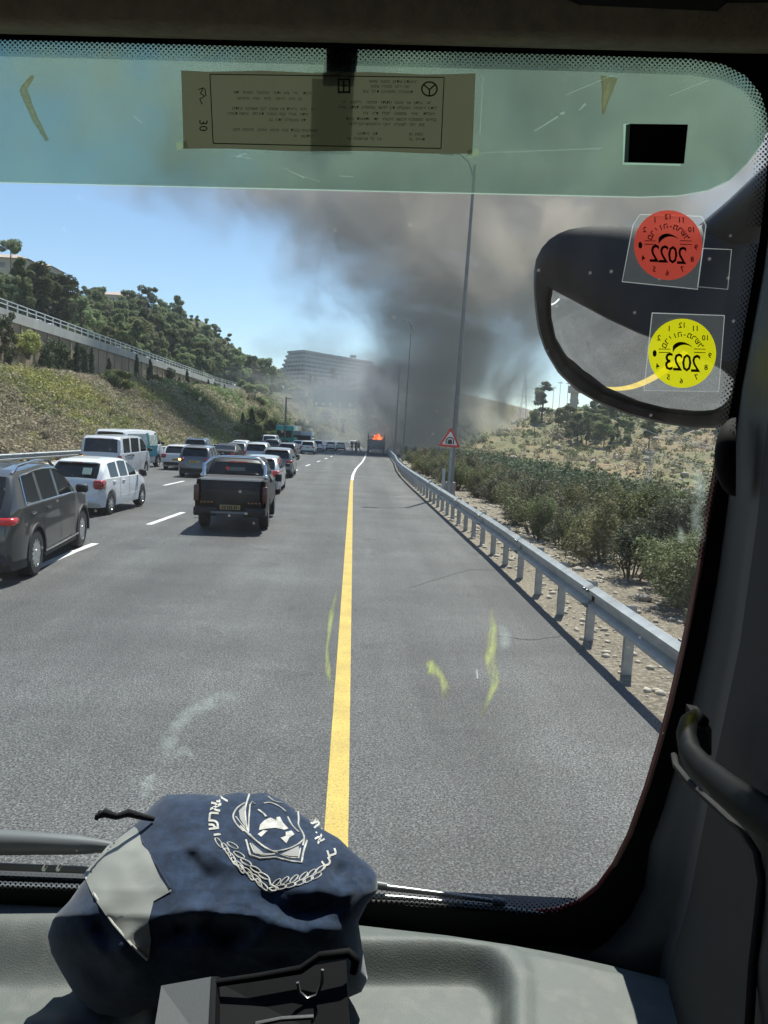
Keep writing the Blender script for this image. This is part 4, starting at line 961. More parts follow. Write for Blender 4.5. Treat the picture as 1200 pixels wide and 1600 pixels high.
# cab
rows = []
for y, zt in [(1.64, 1.10), (1.68, 1.27), (1.86, 1.58), (1.98, 1.66), (2.5, 1.72), (3.0, 1.71), (3.3, 1.62), (3.95, 1.14), (4.1, 1.10), (4.9, 1.0), (5.1, .85), (5.2, .6)]:
    hw = Wp/2*(1 if y < 4.6 else .93 if y < 5.15 else .85); zs = min(1.05, zt-.04); wt = hw*.96-(zt-zs)*.30
    half = [(0, .42), (hw*.9, .42), (hw, .55), (hw, .8), (hw*.965, zs), (hw*.95, zs+.012), (wt+.015, max(zt-.07, zs+.02)), (wt-.04, zt-.02), (wt-.1, zt), (wt*.5, zt+.012), (0, zt+.016)]
    rows.append([(x, y, z) for x, z in half]+[(-x, y, z) for x, z in reversed(half[1:-1])])
n = len(rows[0]); B = MB(); B.v = [p for r in rows for p in r]; G = {'rear_window': [], 'side_window': [], 'windshield': []}
for i in range(len(rows)-1):
    for k in range(n):
        f = (i*n+k, i*n+(k+1) % n, (i+1)*n+(k+1) % n, (i+1)*n+k); kk = k if k < 10 else n-1-k
        d = 'rear_window' if i in (1,) and kk in (8, 9) else 'side_window' if kk == 5 and i in (3, 4, 5, 6) else 'windshield' if kk in (8, 9) and i == 6 else None
        (G[d] if d else B.f).append(f)
B.m = [0]*len(B.f); B.f += [tuple(range(n)), tuple(reversed(range((len(rows)-1)*n, len(rows)*n)))]; B.m += [0, 0]; B.build('cab', P_black, pk, 30)
for nm, fs in G.items():
    idx = sorted({q for f in fs for q in f}); mp = {q: i for i, q in enumerate(idx)}
    MB().add([B.v[q] for q in idx], [tuple(mp[q] for q in f) for f in fs]).build(nm, M_glass, pk)
# things seen through / on the back glass
MB().box((0, 1.86, 1.60), (.5, .02, .025), rx=0).build('high_brake_light', M_taillit, pk)
MB().bbox((-.05, 1.745, 1.41), (.50, .02, .12), .01).build('rear_glass_reflection_panel', mat('pale_glass_reflection', (.16, .20, .19), .5), pk)  # pale panel painted as a reflection on the back glass
MB().bbox((-.28, 1.71, 1.44), (.09, .02, .07), .01).build('seat_lamp', M_taillit, pk)
for s in (-1, 1):     # roll bar
    m = MB()
    for off in (0, .09):
        m.tube([(s*.80, .98-off*2, BT+.02), (s*.80, 1.08-off*2, BT+.30), (s*.70, 1.26-off, 1.64), (s*.60, 1.33-off, 1.715), (s*.4, 1.35-off, 1.735), (0, 1.35-off, 1.74)], .038, 10)
    m.build('roll_bar', M_chrome, pk, 60)
    MB().bbox((s*.81, .95, BT+.05), (.14, .34, .10), .03).build('roll_bar_foot', M_chrome, pk, 50)
    MB().bbox((s*(Wp/2-.07), .05, .93), (.13, .14, .38), .02).build('tail_light', mat('smoked_lamp', (.10, .02, .02), .3, coat=.5), pk, 50)
    MB().bbox((s*.62, -.10, .52), (.56, .2, .2), .03).build('bumper_step', P_black, pk, 40)
    for k in range(4):     # reflective strips
        MB().box((s*.60+(k-1.5)*.09, -.012, .725), (.055, .012, .035)).build('reflector', mat('amber_reflector', (.34, .14, .03), .4), pk)
    MB().bbox((s*(Wp/2+.10), 3.75, 1.12), (.2, .12, .22), .04).build('mirror', M_trim, pk, 50)
    for y in (1.15, 4.3): wheel(pk, s*(Wp/2-.14), y, .38, .25, 6)
MB().box((0, 2.6, .55), (Wp*.7, 4.4, .3)).build('chassis', M_trim, pk)
MB().bbox((0, -.13, .50), (.95, .16, .06), .02).build('tow_step', M_chrome if False else mat('step_metal', (.2, .2, .2), .4, .7), pk)
MB().lathe([(0, 0), (0, .03), (.05, .03), (.06, .0)], 'Z', 10, (0, -.24, .42)).build('tow_ball', M_chrome, pk, 60)
p_ = MB().bbox((0, -.085, .62), (.52, .02, .115), .008).build('number_plate', mat('dusty_plate', (.28, .20, .07), .6), pk)
m = MB(); [m.box((x_, -.098, .62), (.03, .004, .07)) for x_ in (-.18, -.13, -.06, -.01, .04, .11, .16)]; m.build('digits', M_ink, p_)

van = car('white_passenger_van', 'silver-white passenger van with its left indicator lit, behind the white hatchback', 'van', x_at(156, 32.6, 0), 32.6, R_(-1), 4.7, 1.78, 1.84, 'van', P_silver if False else carpaint('pale_silver', (.60, .61, .63), .2), wr=.32, tail='low', ind=-1, plate=(.3, 0), wb=.62, rear_oh=.17)
MB().bbox((.90, 1.25, 1.02), (.03, .9, .05), .01).build('door_track', M_trim, van)
tv = car('delivery_van', 'white and teal delivery van with printed side panel ahead of the silver-white van', 'van', x_at(170, 41, 0), 41., R_(-11), 4.9, 1.9, 2.08, 'boxvan', P_white, wr=.34, tail='tall', plate=(.3, 0), wb=.62, rear_oh=.17)
M_tp1 = mat('teal_panel_print', (.03, .22, .27), .5, var=.2); M_tp2 = mat('grey_panel_print', (.22, .25, .26), .5, var=.35, scale=3); M_tp3 = mat('collage_print', (.38, .42, .36), .5, var=.5, scale=5)
for (y0, y1, z0, z1_, m_) in [(.35, 2.45, 1.25, 1.86, M_tp2), (2.47, 2.72, .6, 1.9, M_tp1), (2.74, 3.75, 1.2, 1.80, M_tp3), (.35, 3.7, .62, 1.2, M_tp1)]:
    MB().add([(.962, y0, z0), (.962, y1, z0), (.957 if z1_ < 1.3 else .895, y1, z1_), (.957 if z1_ < 1.3 else .895, y0, z1_), (.94, y0, z0), (.94, y1, z0), (.87, y1, z1_), (.87, y0, z1_)], [(0, 1, 2, 3), (4, 7, 6, 5), (0, 4, 5, 1), (2, 6, 7, 3), (1, 5, 6, 2), (0, 3, 7, 4)]).build('side_graphic', m_, tv)
CARS = [  # px, Y, L, W, H, kind, paint, label, extra
 (275, 42, 4.3, 1.78, 1.47, 'hatch', carpaint('pearl', (.62, .62, .61)), 'pearl white hatchback with dark wheels in the left lane', dict(tail='big')),
 (303, 36.5, 4.3, 1.75, 1.60, 'suv', P_purple, 'mauve-grey crossover with one amber lamp glowing at its left', dict(ind=-1, plate=(.5, 0))),
 (304, 54, 4.5, 1.9, 1.72, 'suv', P_blue, 'dark blue SUV behind the two cars in the left lane', dict(tail='tall', rails=True)),
 (348, 50, 4.7, 1.85, 1.45, 'sedan', P_black, 'black saloon between the blue SUV and the pickup roof', dict(tail='corner')),
 (373, 70, 4.4, 1.75, 1.5, 'hatch', P_white, 'white car roof showing over the black saloon', {}),
 (368, 57, 4.3, 1.75, 1.5, 'hatch', P_grey, 'mid-grey hatchback half hidden by the silver SUV', {}),
 (399, 49, 4.6, 1.82, 1.70, 'suv', P_silver, 'silver SUV with a wide dark rear window above the pickup cab', dict(tail='tall')),
 (401, 28.5, 4.5, 1.8, 1.50, 'hatch', carpaint('pale_grey', (.40, .42, .45), .4), 'pale grey hatchback hidden mostly by the pickup, red lamp showing at its right', dict(lit=True, tail='big')),
 (431, 39.5, 4.5, 1.84, 1.60, 'suv', P_grey, 'mid-grey crossover right behind the pickup line, its right side in view', dict(lower=True, detail=3)),
 (447, 64, 4.5, 1.8, 1.55, 'suv', P_purple, 'mauve-grey estate car left of the white SUV', dict(tail='tall')),
 (424, 78, 4.5, 1.85, 1.68, 'suv', P_dgrey, 'dark grey SUV just in front of the green bus', {}),
 (420, 92, 5.0, 1.9, 2.1, 'van', P_white, 'white van whose roof shows left of the green bus', {}),
 (465, 104, 4.3, 1.75, 1.5, 'hatch', P_white, 'white hatchback tucked between the minibus and the white SUV', {}),
 (480, 87, 4.5, 1.85, 1.62, 'suv', carpaint('warm_white', (.60, .60, .58)), 'off-white SUV at the head of the near queue with dark lower body', dict(lower=True, plate=(.5, 0))),
 (496, 108, 4.2, 1.75, 1.62, 'suv', P_white, 'white compact SUV behind and right of the off-white SUV', {}),
 (498, 140, 4.2, 1.75, 1.6, 'suv', P_white, 'distant white car above the compact SUV', {}),
 (516, 118, 4.3, 1.76, 1.46, 'sedan', carpaint('soft_white', (.66, .66, .66)), 'white saloon with dark boot line in the middle of the far queue', {}),
 (532, 127, 4.4, 1.76, 1.44, 'sedan', P_silver, 'silver saloon alone at the right end of the far queue', {}),
 (510, 150, 4.2, 1.75, 1.5, 'hatch', P_silver, 'silver car roof over the far white saloon', {}),
 (523, 162, 4.2, 1.75, 1.55, 'hatch', carpaint('sky_blue', (.25, .36, .48)), 'pale blue car at the far end of the queue', {}),
 (541, 172, 4.2, 1.75, 1.6, 'suv', P_dgrey, 'tiny dark car beyond the silver saloon', {}),
 (551, 178, 4.6, 1.85, 2.0, 'van', P_white, 'tiny white van beside the standing people', {}),
]
for px, Y, L, W, H, kind, paint, label, kw in CARS:
    kw.setdefault('detail', 2 if Y < 100 else 1)
    c_ = car({'van': 'white_van', 'suv': 'suv', 'sedan': 'saloon_car', 'hatch': 'hatchback'}[kind], label, 'van' if kind == 'van' else 'car', x_at(px, Y, float(zR(Y))), Y, R_(-1.2 if Y > 60 else 1.0), L, W, H, kind, paint, **kw); c_.scale = (.91, .91, .94)
# cars on the elevated road: small, one mesh copied with its windows
proto = car('small_car', 'tiny pale car nearest the left edge on the elevated road', 'car', -39.5, 96, 0, 4.3, 1.75, 1.5, 'hatch', P_white, detail=1, z=12.27, group='cars on the elevated road')
for y in (103, 131, 137, 146, 153, 160, 176, 185, 197, 206, 222, 240, 255):
    c_ = copy_tree(proto); c_['label'] = 'tiny pale car on the elevated road, '+('first from the left' if y < 110 else 'in the nearer queue' if y < 165 else 'in the middle queue' if y < 215 else 'in the far queue')+{0: ' at its head', 1: ' at its middle', 2: ' at its tail'}[int(y) % 3]; c_.location = (wX(y)-3.5, y, float(zE(y))+.07); c_.rotation_euler.z = random.choice([0, PI])
# buses
def bus(name, label, cat, px, Y, L, W, H, paint, roofm, winm=M_glass, burnt=False):
    t = thing(name, label, cat, (x_at(px, Y, float(zR(Y))), Y, float(zR(Y))), R_(-1.8))
    MB().bbox((0, L/2, .35+(H-.35)/2), (W, L, H-.35), .12).build('body', paint, t, 40)
    if not burnt:
        MB().bbox((0, L/2, H+.02), (W*.93, L*.97, .2), .08).build('roof', roofm, t, 40)
        MB().bbox((0, -.02, H*.66), (W*.84, .1, H*.30), .05).build('rear_window', winm, t)
        for s in (-1, 1):
            n = int(L/1.5)
            for k in range(n): MB().bbox((s*(W/2+.005), .75+k*(L-.8)/n+.1, H*.66), (.04, (L-.8)/n-.1, H*.30), .015).build('side_window', winm, t)
            MB().bbox((s*(W/2-.2), .0, H*.26), (.2, .08, .32), .02).build('tail_light', M_tail, t)
        MB().bbox((0, -.02, H*.33), (W*.5, .06, .3), .02).build('engine_grille', M_trim, t)
        MB().box((0, -.06, H*.22), (.5, .02, .12)).build('number_plate', M_plate, t)
    for s in (-1, 1):
        for y in (L*.24, L*.76): wheel(t, s*(W/2-.16), y, .48, .28, 8)
    return t
bus('green_bus', 'green city bus with pale roof standing out above the queue', 'bus', 443.5, 112, 12, 2.55, 3.35, P_bus, carpaint('pale_green_roof', (.45, .62, .55)))
bus('minibus', 'white minibus with a wide dark rear window right of the green bus', 'minibus', 476, 122, 7, 2.1, 2.65, P_white, P_white)
# burning lorry
bt = thing('burning_lorry', 'pale box lorry on fire on the shoulder, flames and smoke rising from it', 'lorry', (x_at(587, 108, float(zR(108))), 108, float(zR(108))), R_(-1.5))
M_lo = mat('scorched_panel', (.36, .35, .33), .8, var=.4, scale=1.5, dirt=((.04, .035, .03), .8, .9))
MB().bbox((0, 3.5, 1.25), (2.5, 7, 1.5), .1).build('body', M_lo, bt, 40)
m = MB(); 
for x_ in (-1.15, 1.15):
    for y_, h_ in ((.15, .35), (1.8, .7), (3.5, .5), (5.2, .9), (6.8, .6)): m.box((x_, y_, 1.95+h_/2), (.1, .12, h_))
for y_ in (3.5, 6.8): m.box((0, y_, 2.3), (2.4, .1, .1), 0)
m.build('burnt_frame', P_char, bt)
MB().box((0, -.04, .62), (1.2, .06, .12)).build('rear_bar', P_white, bt)
for s in (-1, 1):
    MB().bbox((s*1.05, -.02, .95), (.2, .08, .2), .02).build('tail_light', M_tail, bt)
    for y in (1.6, 5.6): wheel(bt, s*1.1, y, .46, .26, 8)
M_fire = mat('flame', (.9, .3, .05), .8, emis=((1., .12, .03), 1.1)); M_fire2 = mat('flame_core', (.9, .5, .1), .8, emis=((1., .25, .07), 1.5))
fl = thing('flames', 'orange-red flames leaping from the top of the burning lorry', 'fire', (bt.location.x, 108.3, bt.location.z+1.95))
for k in range(13):
    x_ = random.gauss(.35, .55); x_ = x_*.7-.1; h = random.uniform(.4, .85)*(1.2-abs(x_)*.6); y_ = random.uniform(-.1, 1.2); pp = []
    rr_ = []
    for q in range(8):
        f = q/7; pp.append((x_+.14*math.sin(f*5+k)+f*.2, y_, f*h)); rr_.append(max(.01, (.24*(1-f)**.8+.03)*(.8+.5*mnoise.noise(Vector((k, f*4, 0))))))
    MB().tube(pp, rr_, 7).build('flame', M_fire if k % 3 else M_fire2, fl, 80)
# people walking by the lorry
def person(px, Y, h, label, shirt, trousers, lean=0., step=.2, face=0.):
    X = x_at(px, Y, float(zR(Y))); t = thing('person', label, 'person', (X, Y, float(zR(Y))), face)
    def skin(name, chain, m_):
        me = bpy.data.meshes.new(name); vs = [Vector(c[0])*h for c in chain['v']]; me.from_pydata(vs, chain['e'], []); o = bpy.data.objects.new(name, me); C.objects.link(o); o.parent = t
        o.modifiers.new('s', 'SKIN'); sk = me.skin_vertices[0]
        for i, c in enumerate(chain['v']): sk.data[i].radius = (c[1]*h, c[1]*h*.8)
        sk.data[0].use_root = True
        sb = o.modifiers.new('d', 'SUBSURF'); sb.levels = 1; sb.render_levels = 1; me.materials.append(m_); return o
    M_sk = mat('skin', (.36, .21, .14), .6)
    body = dict(v=[((0, 0, .52), .075), ((lean*.3, 0, .64), .075), ((lean*.6, 0, .76), .085), ((lean*.8, 0, .82), .04), ((lean, 0, .86), .032), ((lean, .01, .92), .055), ((lean, 0, .97), .045),
        ((-.10, 0, .80), .038), ((-.14, .03, .66), .028), ((-.13, .10, .53), .022), ((-.13, .13, .48), .022), ((.10, 0, .80), .038), ((.14, -.02, .66), .028), ((.15, .02, .53), .022), ((.15, .04, .48), .022),
        ((-.05, 0, .48), .055), ((-.055, step*.5, .27), .042), ((-.055, step*.4-.02, .04), .028), ((-.055, step*.4+.07, .015), .022), ((.05, 0, .48), .055), ((.055, -step*.3, .27), .042), ((.055, -step*.8, .05), .028), ((.055, -step*.8+.07, .015), .022)],
        e=[(0, 1), (1, 2), (2, 3), (3, 4), (4, 5), (5, 6), (2, 7), (7, 8), (8, 9), (9, 10), (2, 11), (11, 12), (12, 13), (13, 14), (0, 15), (15, 16), (16, 17), (17, 18), (0, 19), (19, 20), (20, 21), (21, 22)])
    skin('body', body, M_sk)
    skin('shirt', dict(v=[((0, 0, .53), .082), ((lean*.3, 0, .65), .084), ((lean*.6, 0, .76), .092), ((-.11, 0, .79), .046), ((-.14, .02, .69), .038), ((.11, 0, .79), .046), ((.14, -.01, .69), .038)], e=[(0, 1), (1, 2), (2, 3), (3, 4), (2, 5), (5, 6)]), shirt)
    skin('trousers', dict(v=[((0, 0, .52), .08), ((-.05, 0, .47), .062), ((-.055, step*.5, .27), .05), ((-.055, step*.42, .08), .04), ((.05, 0, .47), .062), ((.055, -step*.3, .27), .05), ((.055, -step*.75, .09), .04)], e=[(0, 1), (1, 2), (2, 3), (0, 4), (4, 5), (5, 6)]), trousers)
C_d = mat('dark_cloth', (.05, .05, .06), .9); C_w = mat('white_cloth', (.6, .6, .58), .9); C_b = mat('blue_cloth', (.10, .14, .22), .9); C_g = mat('olive_cloth', (.14, .15, .09), .9)
person(549.5, 118, 1.74, 'person in dark clothes, leftmost of the three standing by the burning lorry', C_d, C_d, 0, .1, .3)
person(555.5, 116, 1.78, 'person in an olive top between the two others near the lorry', C_g, C_d, .02, .22, -.5)
person(560, 113, 1.80, 'person in a pale shirt, rightmost of the three by the burning lorry', C_w, C_b, -.02, .3, .9)

# ================================================================ SMOKE
def smoke_mat():
    m = bpy.data.materials.new('smoke'); m.use_nodes = True; nt = m.node_tree; N = nt.nodes; L = nt.links; N.clear()
    out = N.new('ShaderNodeOutputMaterial'); pv = N.new('ShaderNodeVolumePrincipled'); L.new(pv.outputs[0], out.inputs['Volume'])
    tc = N.new('ShaderNodeTexCoord'); sep = N.new('ShaderNodeSeparateXYZ'); L.new(tc.outputs['Object'], sep.inputs[0])
    def M(op, a, b=None, c=None):
        n = N.new('ShaderNodeMath'); n.operation = op
        for i, q in enumerate((a, b, c)):
            if q is None: continue
            if hasattr(q, 'links'): L.new(q, n.inputs[i])
            else: n.inputs[i].default_value = q
        return n.outputs[0]
    def curve(src, pts):      # piecewise-linear function of z (metres / 90)
        f = N.new('ShaderNodeFloatCurve'); cu = f.mapping.curves[0]; lo = min(p[1] for p in pts); hi = max(p[1] for p in pts); hi = hi if hi > lo else lo+1
        pp = [(p[0]/90., (p[1]-lo)/(hi-lo)) for p in pts]
        cu.points[0].location = pp[0]; cu.points[-1].location = pp[-1]
        for q in pp[1:-1]: cu.points.new(*q)
        for q in cu.points: q.handle_type = 'AUTO_CLAMPED'
        f.mapping.update(); L.new(M('DIVIDE', src, 90.), f.inputs['Value']); return M('ADD', M('MULTIPLY', f.outputs[0], hi-lo), lo)
    x, y, z = sep.outputs
    z2 = M('MAXIMUM', z, 0.)
    cxn = curve(z2, SM_C); cyn = curve(z2, SM_Y); rxn = curve(z2, SM_R); ryn = curve(z2, SM_RY); dn = curve(z2, SM_D)
    nz = N.new('ShaderNodeTexNoise'); nz.inputs['Scale'].default_value = .075; nz.inputs['Detail'].default_value = 5; nz.inputs['Roughness'].default_value = .6; nz.inputs['Distortion'].default_value = .6
    mp = N.new('ShaderNodeMapping'); mp.inputs['Location'].default_value = (3.3, 1.2, 7.7); L.new(tc.outputs['Object'], mp.inputs[0]); L.new(mp.outputs[0], nz.inputs['Vector'])
    dx = M('DIVIDE', M('SUBTRACT', x, cxn), rxn); dy = M('DIVIDE', M('SUBTRACT', y, cyn), ryn)
    d = M('SQRT', M('ADD', M('MULTIPLY', dx, dx), M('MULTIPLY', dy, dy)))
    q = M('ADD', M('SUBTRACT', 1., d), M('MULTIPLY', M('SUBTRACT', nz.outputs[0], .5), 2.5))
    q = M('MINIMUM', M('MAXIMUM', M('MULTIPLY', q, 1.5), 0.), 1.)
    den = M('MULTIPLY', M('MULTIPLY', q, q), dn)
    L.new(den, pv.inputs['Density']); pv.inputs['Color'].default_value = (.70, .64, .57, 1); pv.inputs['Anisotropy'].default_value = .1
    return m
SX, SY, SZ = bt.location.x, 110., bt.location.z
SM_C = [(0, 4.5), (5, 8), (10, 11), (20, 13), (30, 12), (42, 12), (60, 18), (90, 24)]
SM_Y = [(0, -1.5), (20, 3), (40, 14), (60, 34), (90, 55)]
SM_R = [(0, 8.), (5, 13.5), (10, 18), (20, 26), (30, 42), (42, 66), (60, 86), (90, 96)]
SM_RY = [(0, 6.5), (12, 10), (25, 14), (45, 20), (90, 24)]
SM_D = [(0, .40), (6, .34), (20, .32), (32, .19), (48, .14), (90, .11)]
m = MB()
zl_ = [-1.5, 3, 8, 15, 24, 34, 46, 60, 74, 88]
def ci(tab, z): return float(np.interp(z, [a for a, b in tab], [b for a, b in tab]))
rows = []
for z in zl_:
    rows.append([(ci(SM_C, z)+1.12*ci(SM_R, z)*math.cos(a), ci(SM_Y, z)+1.2*ci(SM_RY, z)*math.sin(a), z) for a in np.linspace(0, 2*PI, 21)[:-1]])
m.grid(rows, closed=True); m.f += [tuple(reversed(range(20))), tuple(range((len(zl_)-1)*20, len(zl_)*20))]; m.m += [0, 0]
sk = m.build('smoke_plume', smoke_mat()); sk.location = (SX, SY, SZ+1.6)
tag(sk, 'dark grey-brown smoke plume billowing up from the burning lorry across the sky', 'smoke', kind='stuff')

# thin pale smoke drifting low over the road behind
m2 = bpy.data.materials.new('thin_smoke'); m2.use_nodes = True; n2_ = m2.node_tree.nodes; l2 = m2.node_tree.links; n2_.clear()
o2 = n2_.new('ShaderNodeOutputMaterial'); pv2 = n2_.new('ShaderNodeVolumePrincipled'); l2.new(pv2.outputs[0], o2.inputs['Volume']); pv2.inputs['Color'].default_value = (.86, .88, .9, 1)
tc2 = n2_.new('ShaderNodeTexCoord'); vl = n2_.new('ShaderNodeVectorMath'); vl.operation = 'LENGTH'; l2.new(tc2.outputs['Object'], vl.inputs[0])
nz2 = n2_.new('ShaderNodeTexNoise'); nz2.inputs['Scale'].default_value = 2.4; nz2.inputs['Detail'].default_value = 4; l2.new(tc2.outputs['Object'], nz2.inputs['Vector'])
def _m(op, a, b):
    n = n2_.new('ShaderNodeMath'); n.operation = op
    for i, q in enumerate((a, b)):
        if hasattr(q, 'links'): l2.new(q, n.inputs[i])
        else: n.inputs[i].default_value = q
    return n.outputs[0]
q_ = _m('ADD', _m('SUBTRACT', .78, vl.outputs['Value']), _m('MULTIPLY', _m('SUBTRACT', nz2.outputs[0], .5), 1.8))
l2.new(_m('MULTIPLY', _m('MINIMUM', _m('MAXIMUM', _m('MULTIPLY', q_, 1.6), 0.), 1.), .046), pv2.inputs['Density'])
bm = bmesh.new(); bmesh.ops.create_icosphere(bm, subdivisions=3, radius=1); me = bpy.data.meshes.new('thin_smoke'); bm.to_mesh(me); bm.free(); me.materials.append(m2)
ts = bpy.data.objects.new('thin_smoke', me); C.objects.link(ts); ts.location = (5, 142, 9); ts.scale = (31, 44, 15); tag(ts, 'thin bluish smoke drifting low across the road and the green direction sign', 'smoke', kind='stuff')
# faint summer haze filling the valley air
hz = MB().box((0, 690, 33), (1900, 1700, 158)).build('haze', bpy.data.materials.new('haze_air')); hz.location = (0, 0, 0)
hm = hz.data.materials[0]; hm.use_nodes = True; hm.node_tree.nodes.clear(); _o = hm.node_tree.nodes.new('ShaderNodeOutputMaterial'); _v = hm.node_tree.nodes.new('ShaderNodeVolumePrincipled')
_v.inputs['Density'].default_value = 0.0002; _v.inputs['Color'].default_value = (.74, .87, 1, 1); hm.node_tree.links.new(_v.outputs[0], _o.inputs['Volume']); tag(hz, kind='stuff')
MTGT = (-.7539, 2.8442, 0.); MRAD = .4563
# ================================================================ THE TRUCK CAB
cab = thing('truck_cab', 'dark cab interior of the truck the view is taken from, framing the windshield', 'truck cab', (0, 0, 0))
PN = Vector((0, 1, .3)); PNL = PN.length; PNn = PN/PNL
def wp(px, py, off=0.):      # point of the windshield plane (off: metres towards the cabin) seen at px, py
    d = ray(px, py); t = (.80 - off*PNL)/(d.dot(PN)); return CAM + d*t
def dp(px, py, z): d = ray(px, py); return CAM + d*((z-CAMH)/d.z)
def pt(px, py, dep):         # point at camera depth dep
    return CAM + ray(px, py)*dep
INNER = [(-300, 52), (0, 62), (300, 70), (600, 78), (900, 86), (1080, 92), (1130, 100), (1165, 118), (1188, 145), (1199, 180), (1201, 230), (1196, 300), (1186, 380), (1174, 450), (1160, 530), (1146, 610), (1130, 700), (1112, 800), (1095, 900), (1075, 1000), (1052, 1100), (1036, 1160), (1015, 1230), (988, 1305), (964, 1352), (938, 1388), (908, 1412), (872, 1426), (830, 1430), (600, 1412), (300, 1400), (0, 1388), (-300, 1380)]
def outward(poly, d):
    out = []
    for i, p in enumerate(poly):
        a = Vector(poly[max(0, i-1)]); b = Vector(poly[min(len(poly)-1, i+1)]); t = (b-a).normalized(); out.append((p[0]+t.y*d, p[1]-t.x*d))
    return out
M_rubber = mat('black_window_seal', (.006, .006, .007), .8, spec=.2); M_grey = mat('grey_cab_plastic', (.023, .027, .032), .55, bump=.35, bscale=320, bdist=.0006, var=.08)
M_dark = mat('dark_cab_plastic', (.0045, .0045, .005), .8, bump=.3, bscale=300, bdist=.0006); M_felt = mat('headliner_fabric', (.42, .36, .27), .95, var=.2, scale=60, bump=.8, bscale=300, bdist=.001)
M_redp = mat('red_truck_paint', (.20, .012, .012), .35, coat=.6)
m = MB(); rows = []
I1 = INNER; O1 = outward(INNER, 110)
for p, q in zip(I1, O1):
    rows.append([wp(*p, -.012), wp(*p, .012), wp(*q, .02), wp(*q, -.02)])
m.grid(rows, closed=True).build('windshield_seal', M_rubber, cab, 50)
ed = outward(INNER[16:29], -4)
MB().tube([wp(x, y, -.03) for x, y in ed], .0045, 6).build('red_body_edge', M_redp, cab)
# glass
def glassmat():
    m = bpy.data.materials.new('windshield_glass'); m.use_nodes = True; nt = m.node_tree; N = nt.nodes; L = nt.links; N.clear(); out = N.new('ShaderNodeOutputMaterial')
    tr = N.new('ShaderNodeBsdfTransparent'); tr.inputs[0].default_value = (.90, .945, .925, 1)
    gl = N.new('ShaderNodeBsdfGlossy'); gl.inputs['Roughness'].default_value = .02; gl.inputs[0].default_value = (.9, 1, .95, 1)
    du = N.new('ShaderNodeBsdfTranslucent'); du.inputs[0].default_value = (.85, .84, .80, 1)
    tc = N.new('ShaderNodeTexCoord')
    n1 = N.new('ShaderNodeTexNoise'); n1.inputs['Scale'].default_value = 5; n1.inputs['Detail'].default_value = 7; n1.inputs['Roughness'].default_value = .65
    mp = N.new('ShaderNodeMapping'); mp.inputs['Scale'].default_value = (2.2, 1, .6); L.new(tc.outputs['Object'], mp.inputs[0]); L.new(mp.outputs[0], n1.inputs['Vector'])
    r = N.new('ShaderNodeMapRange'); r.inputs[1].default_value = .3; r.inputs[2].default_value = .75; r.inputs[3].default_value = .001; r.inputs[4].default_value = .012; L.new(n1.outputs[0], r.inputs[0])
    v = N.new('ShaderNodeTexVoronoi'); v.inputs['Scale'].default_value = 46; L.new(tc.outputs['Object'], v.inputs['Vector'])
    rv = N.new('ShaderNodeMapRange'); rv.inputs[1].default_value = .10; rv.inputs[2].default_value = .02; rv.inputs[3].default_value = 0; rv.inputs[4].default_value = .09; L.new(v.outputs['Distance'], rv.inputs[0])
    ad = N.new('ShaderNodeMath'); ad.operation = 'ADD'; L.new(r.outputs[0], ad.inputs[0]); L.new(rv.outputs[0], ad.inputs[1])
    m1 = N.new('ShaderNodeMixShader'); m1.inputs[0].default_value = .03; L.new(tr.outputs[0], m1.inputs[1]); L.new(gl.outputs[0], m1.inputs[2])
    m2 = N.new('ShaderNodeMixShader'); L.new(ad.outputs[0], m2.inputs[0]); L.new(m1.outputs[0], m2.inputs[1]); L.new(du.outputs[0], m2.inputs[2]); L.new(m2.outputs[0], out.inputs['Surface']); return m
gq = [wp(-340, 30), wp(1290, 30), wp(1290, 1500), wp(-340, 1470)]
glass = MB().add(gq, [(0, 1, 2, 3)]).build('windshield', glassmat(), cab, fixn=False)
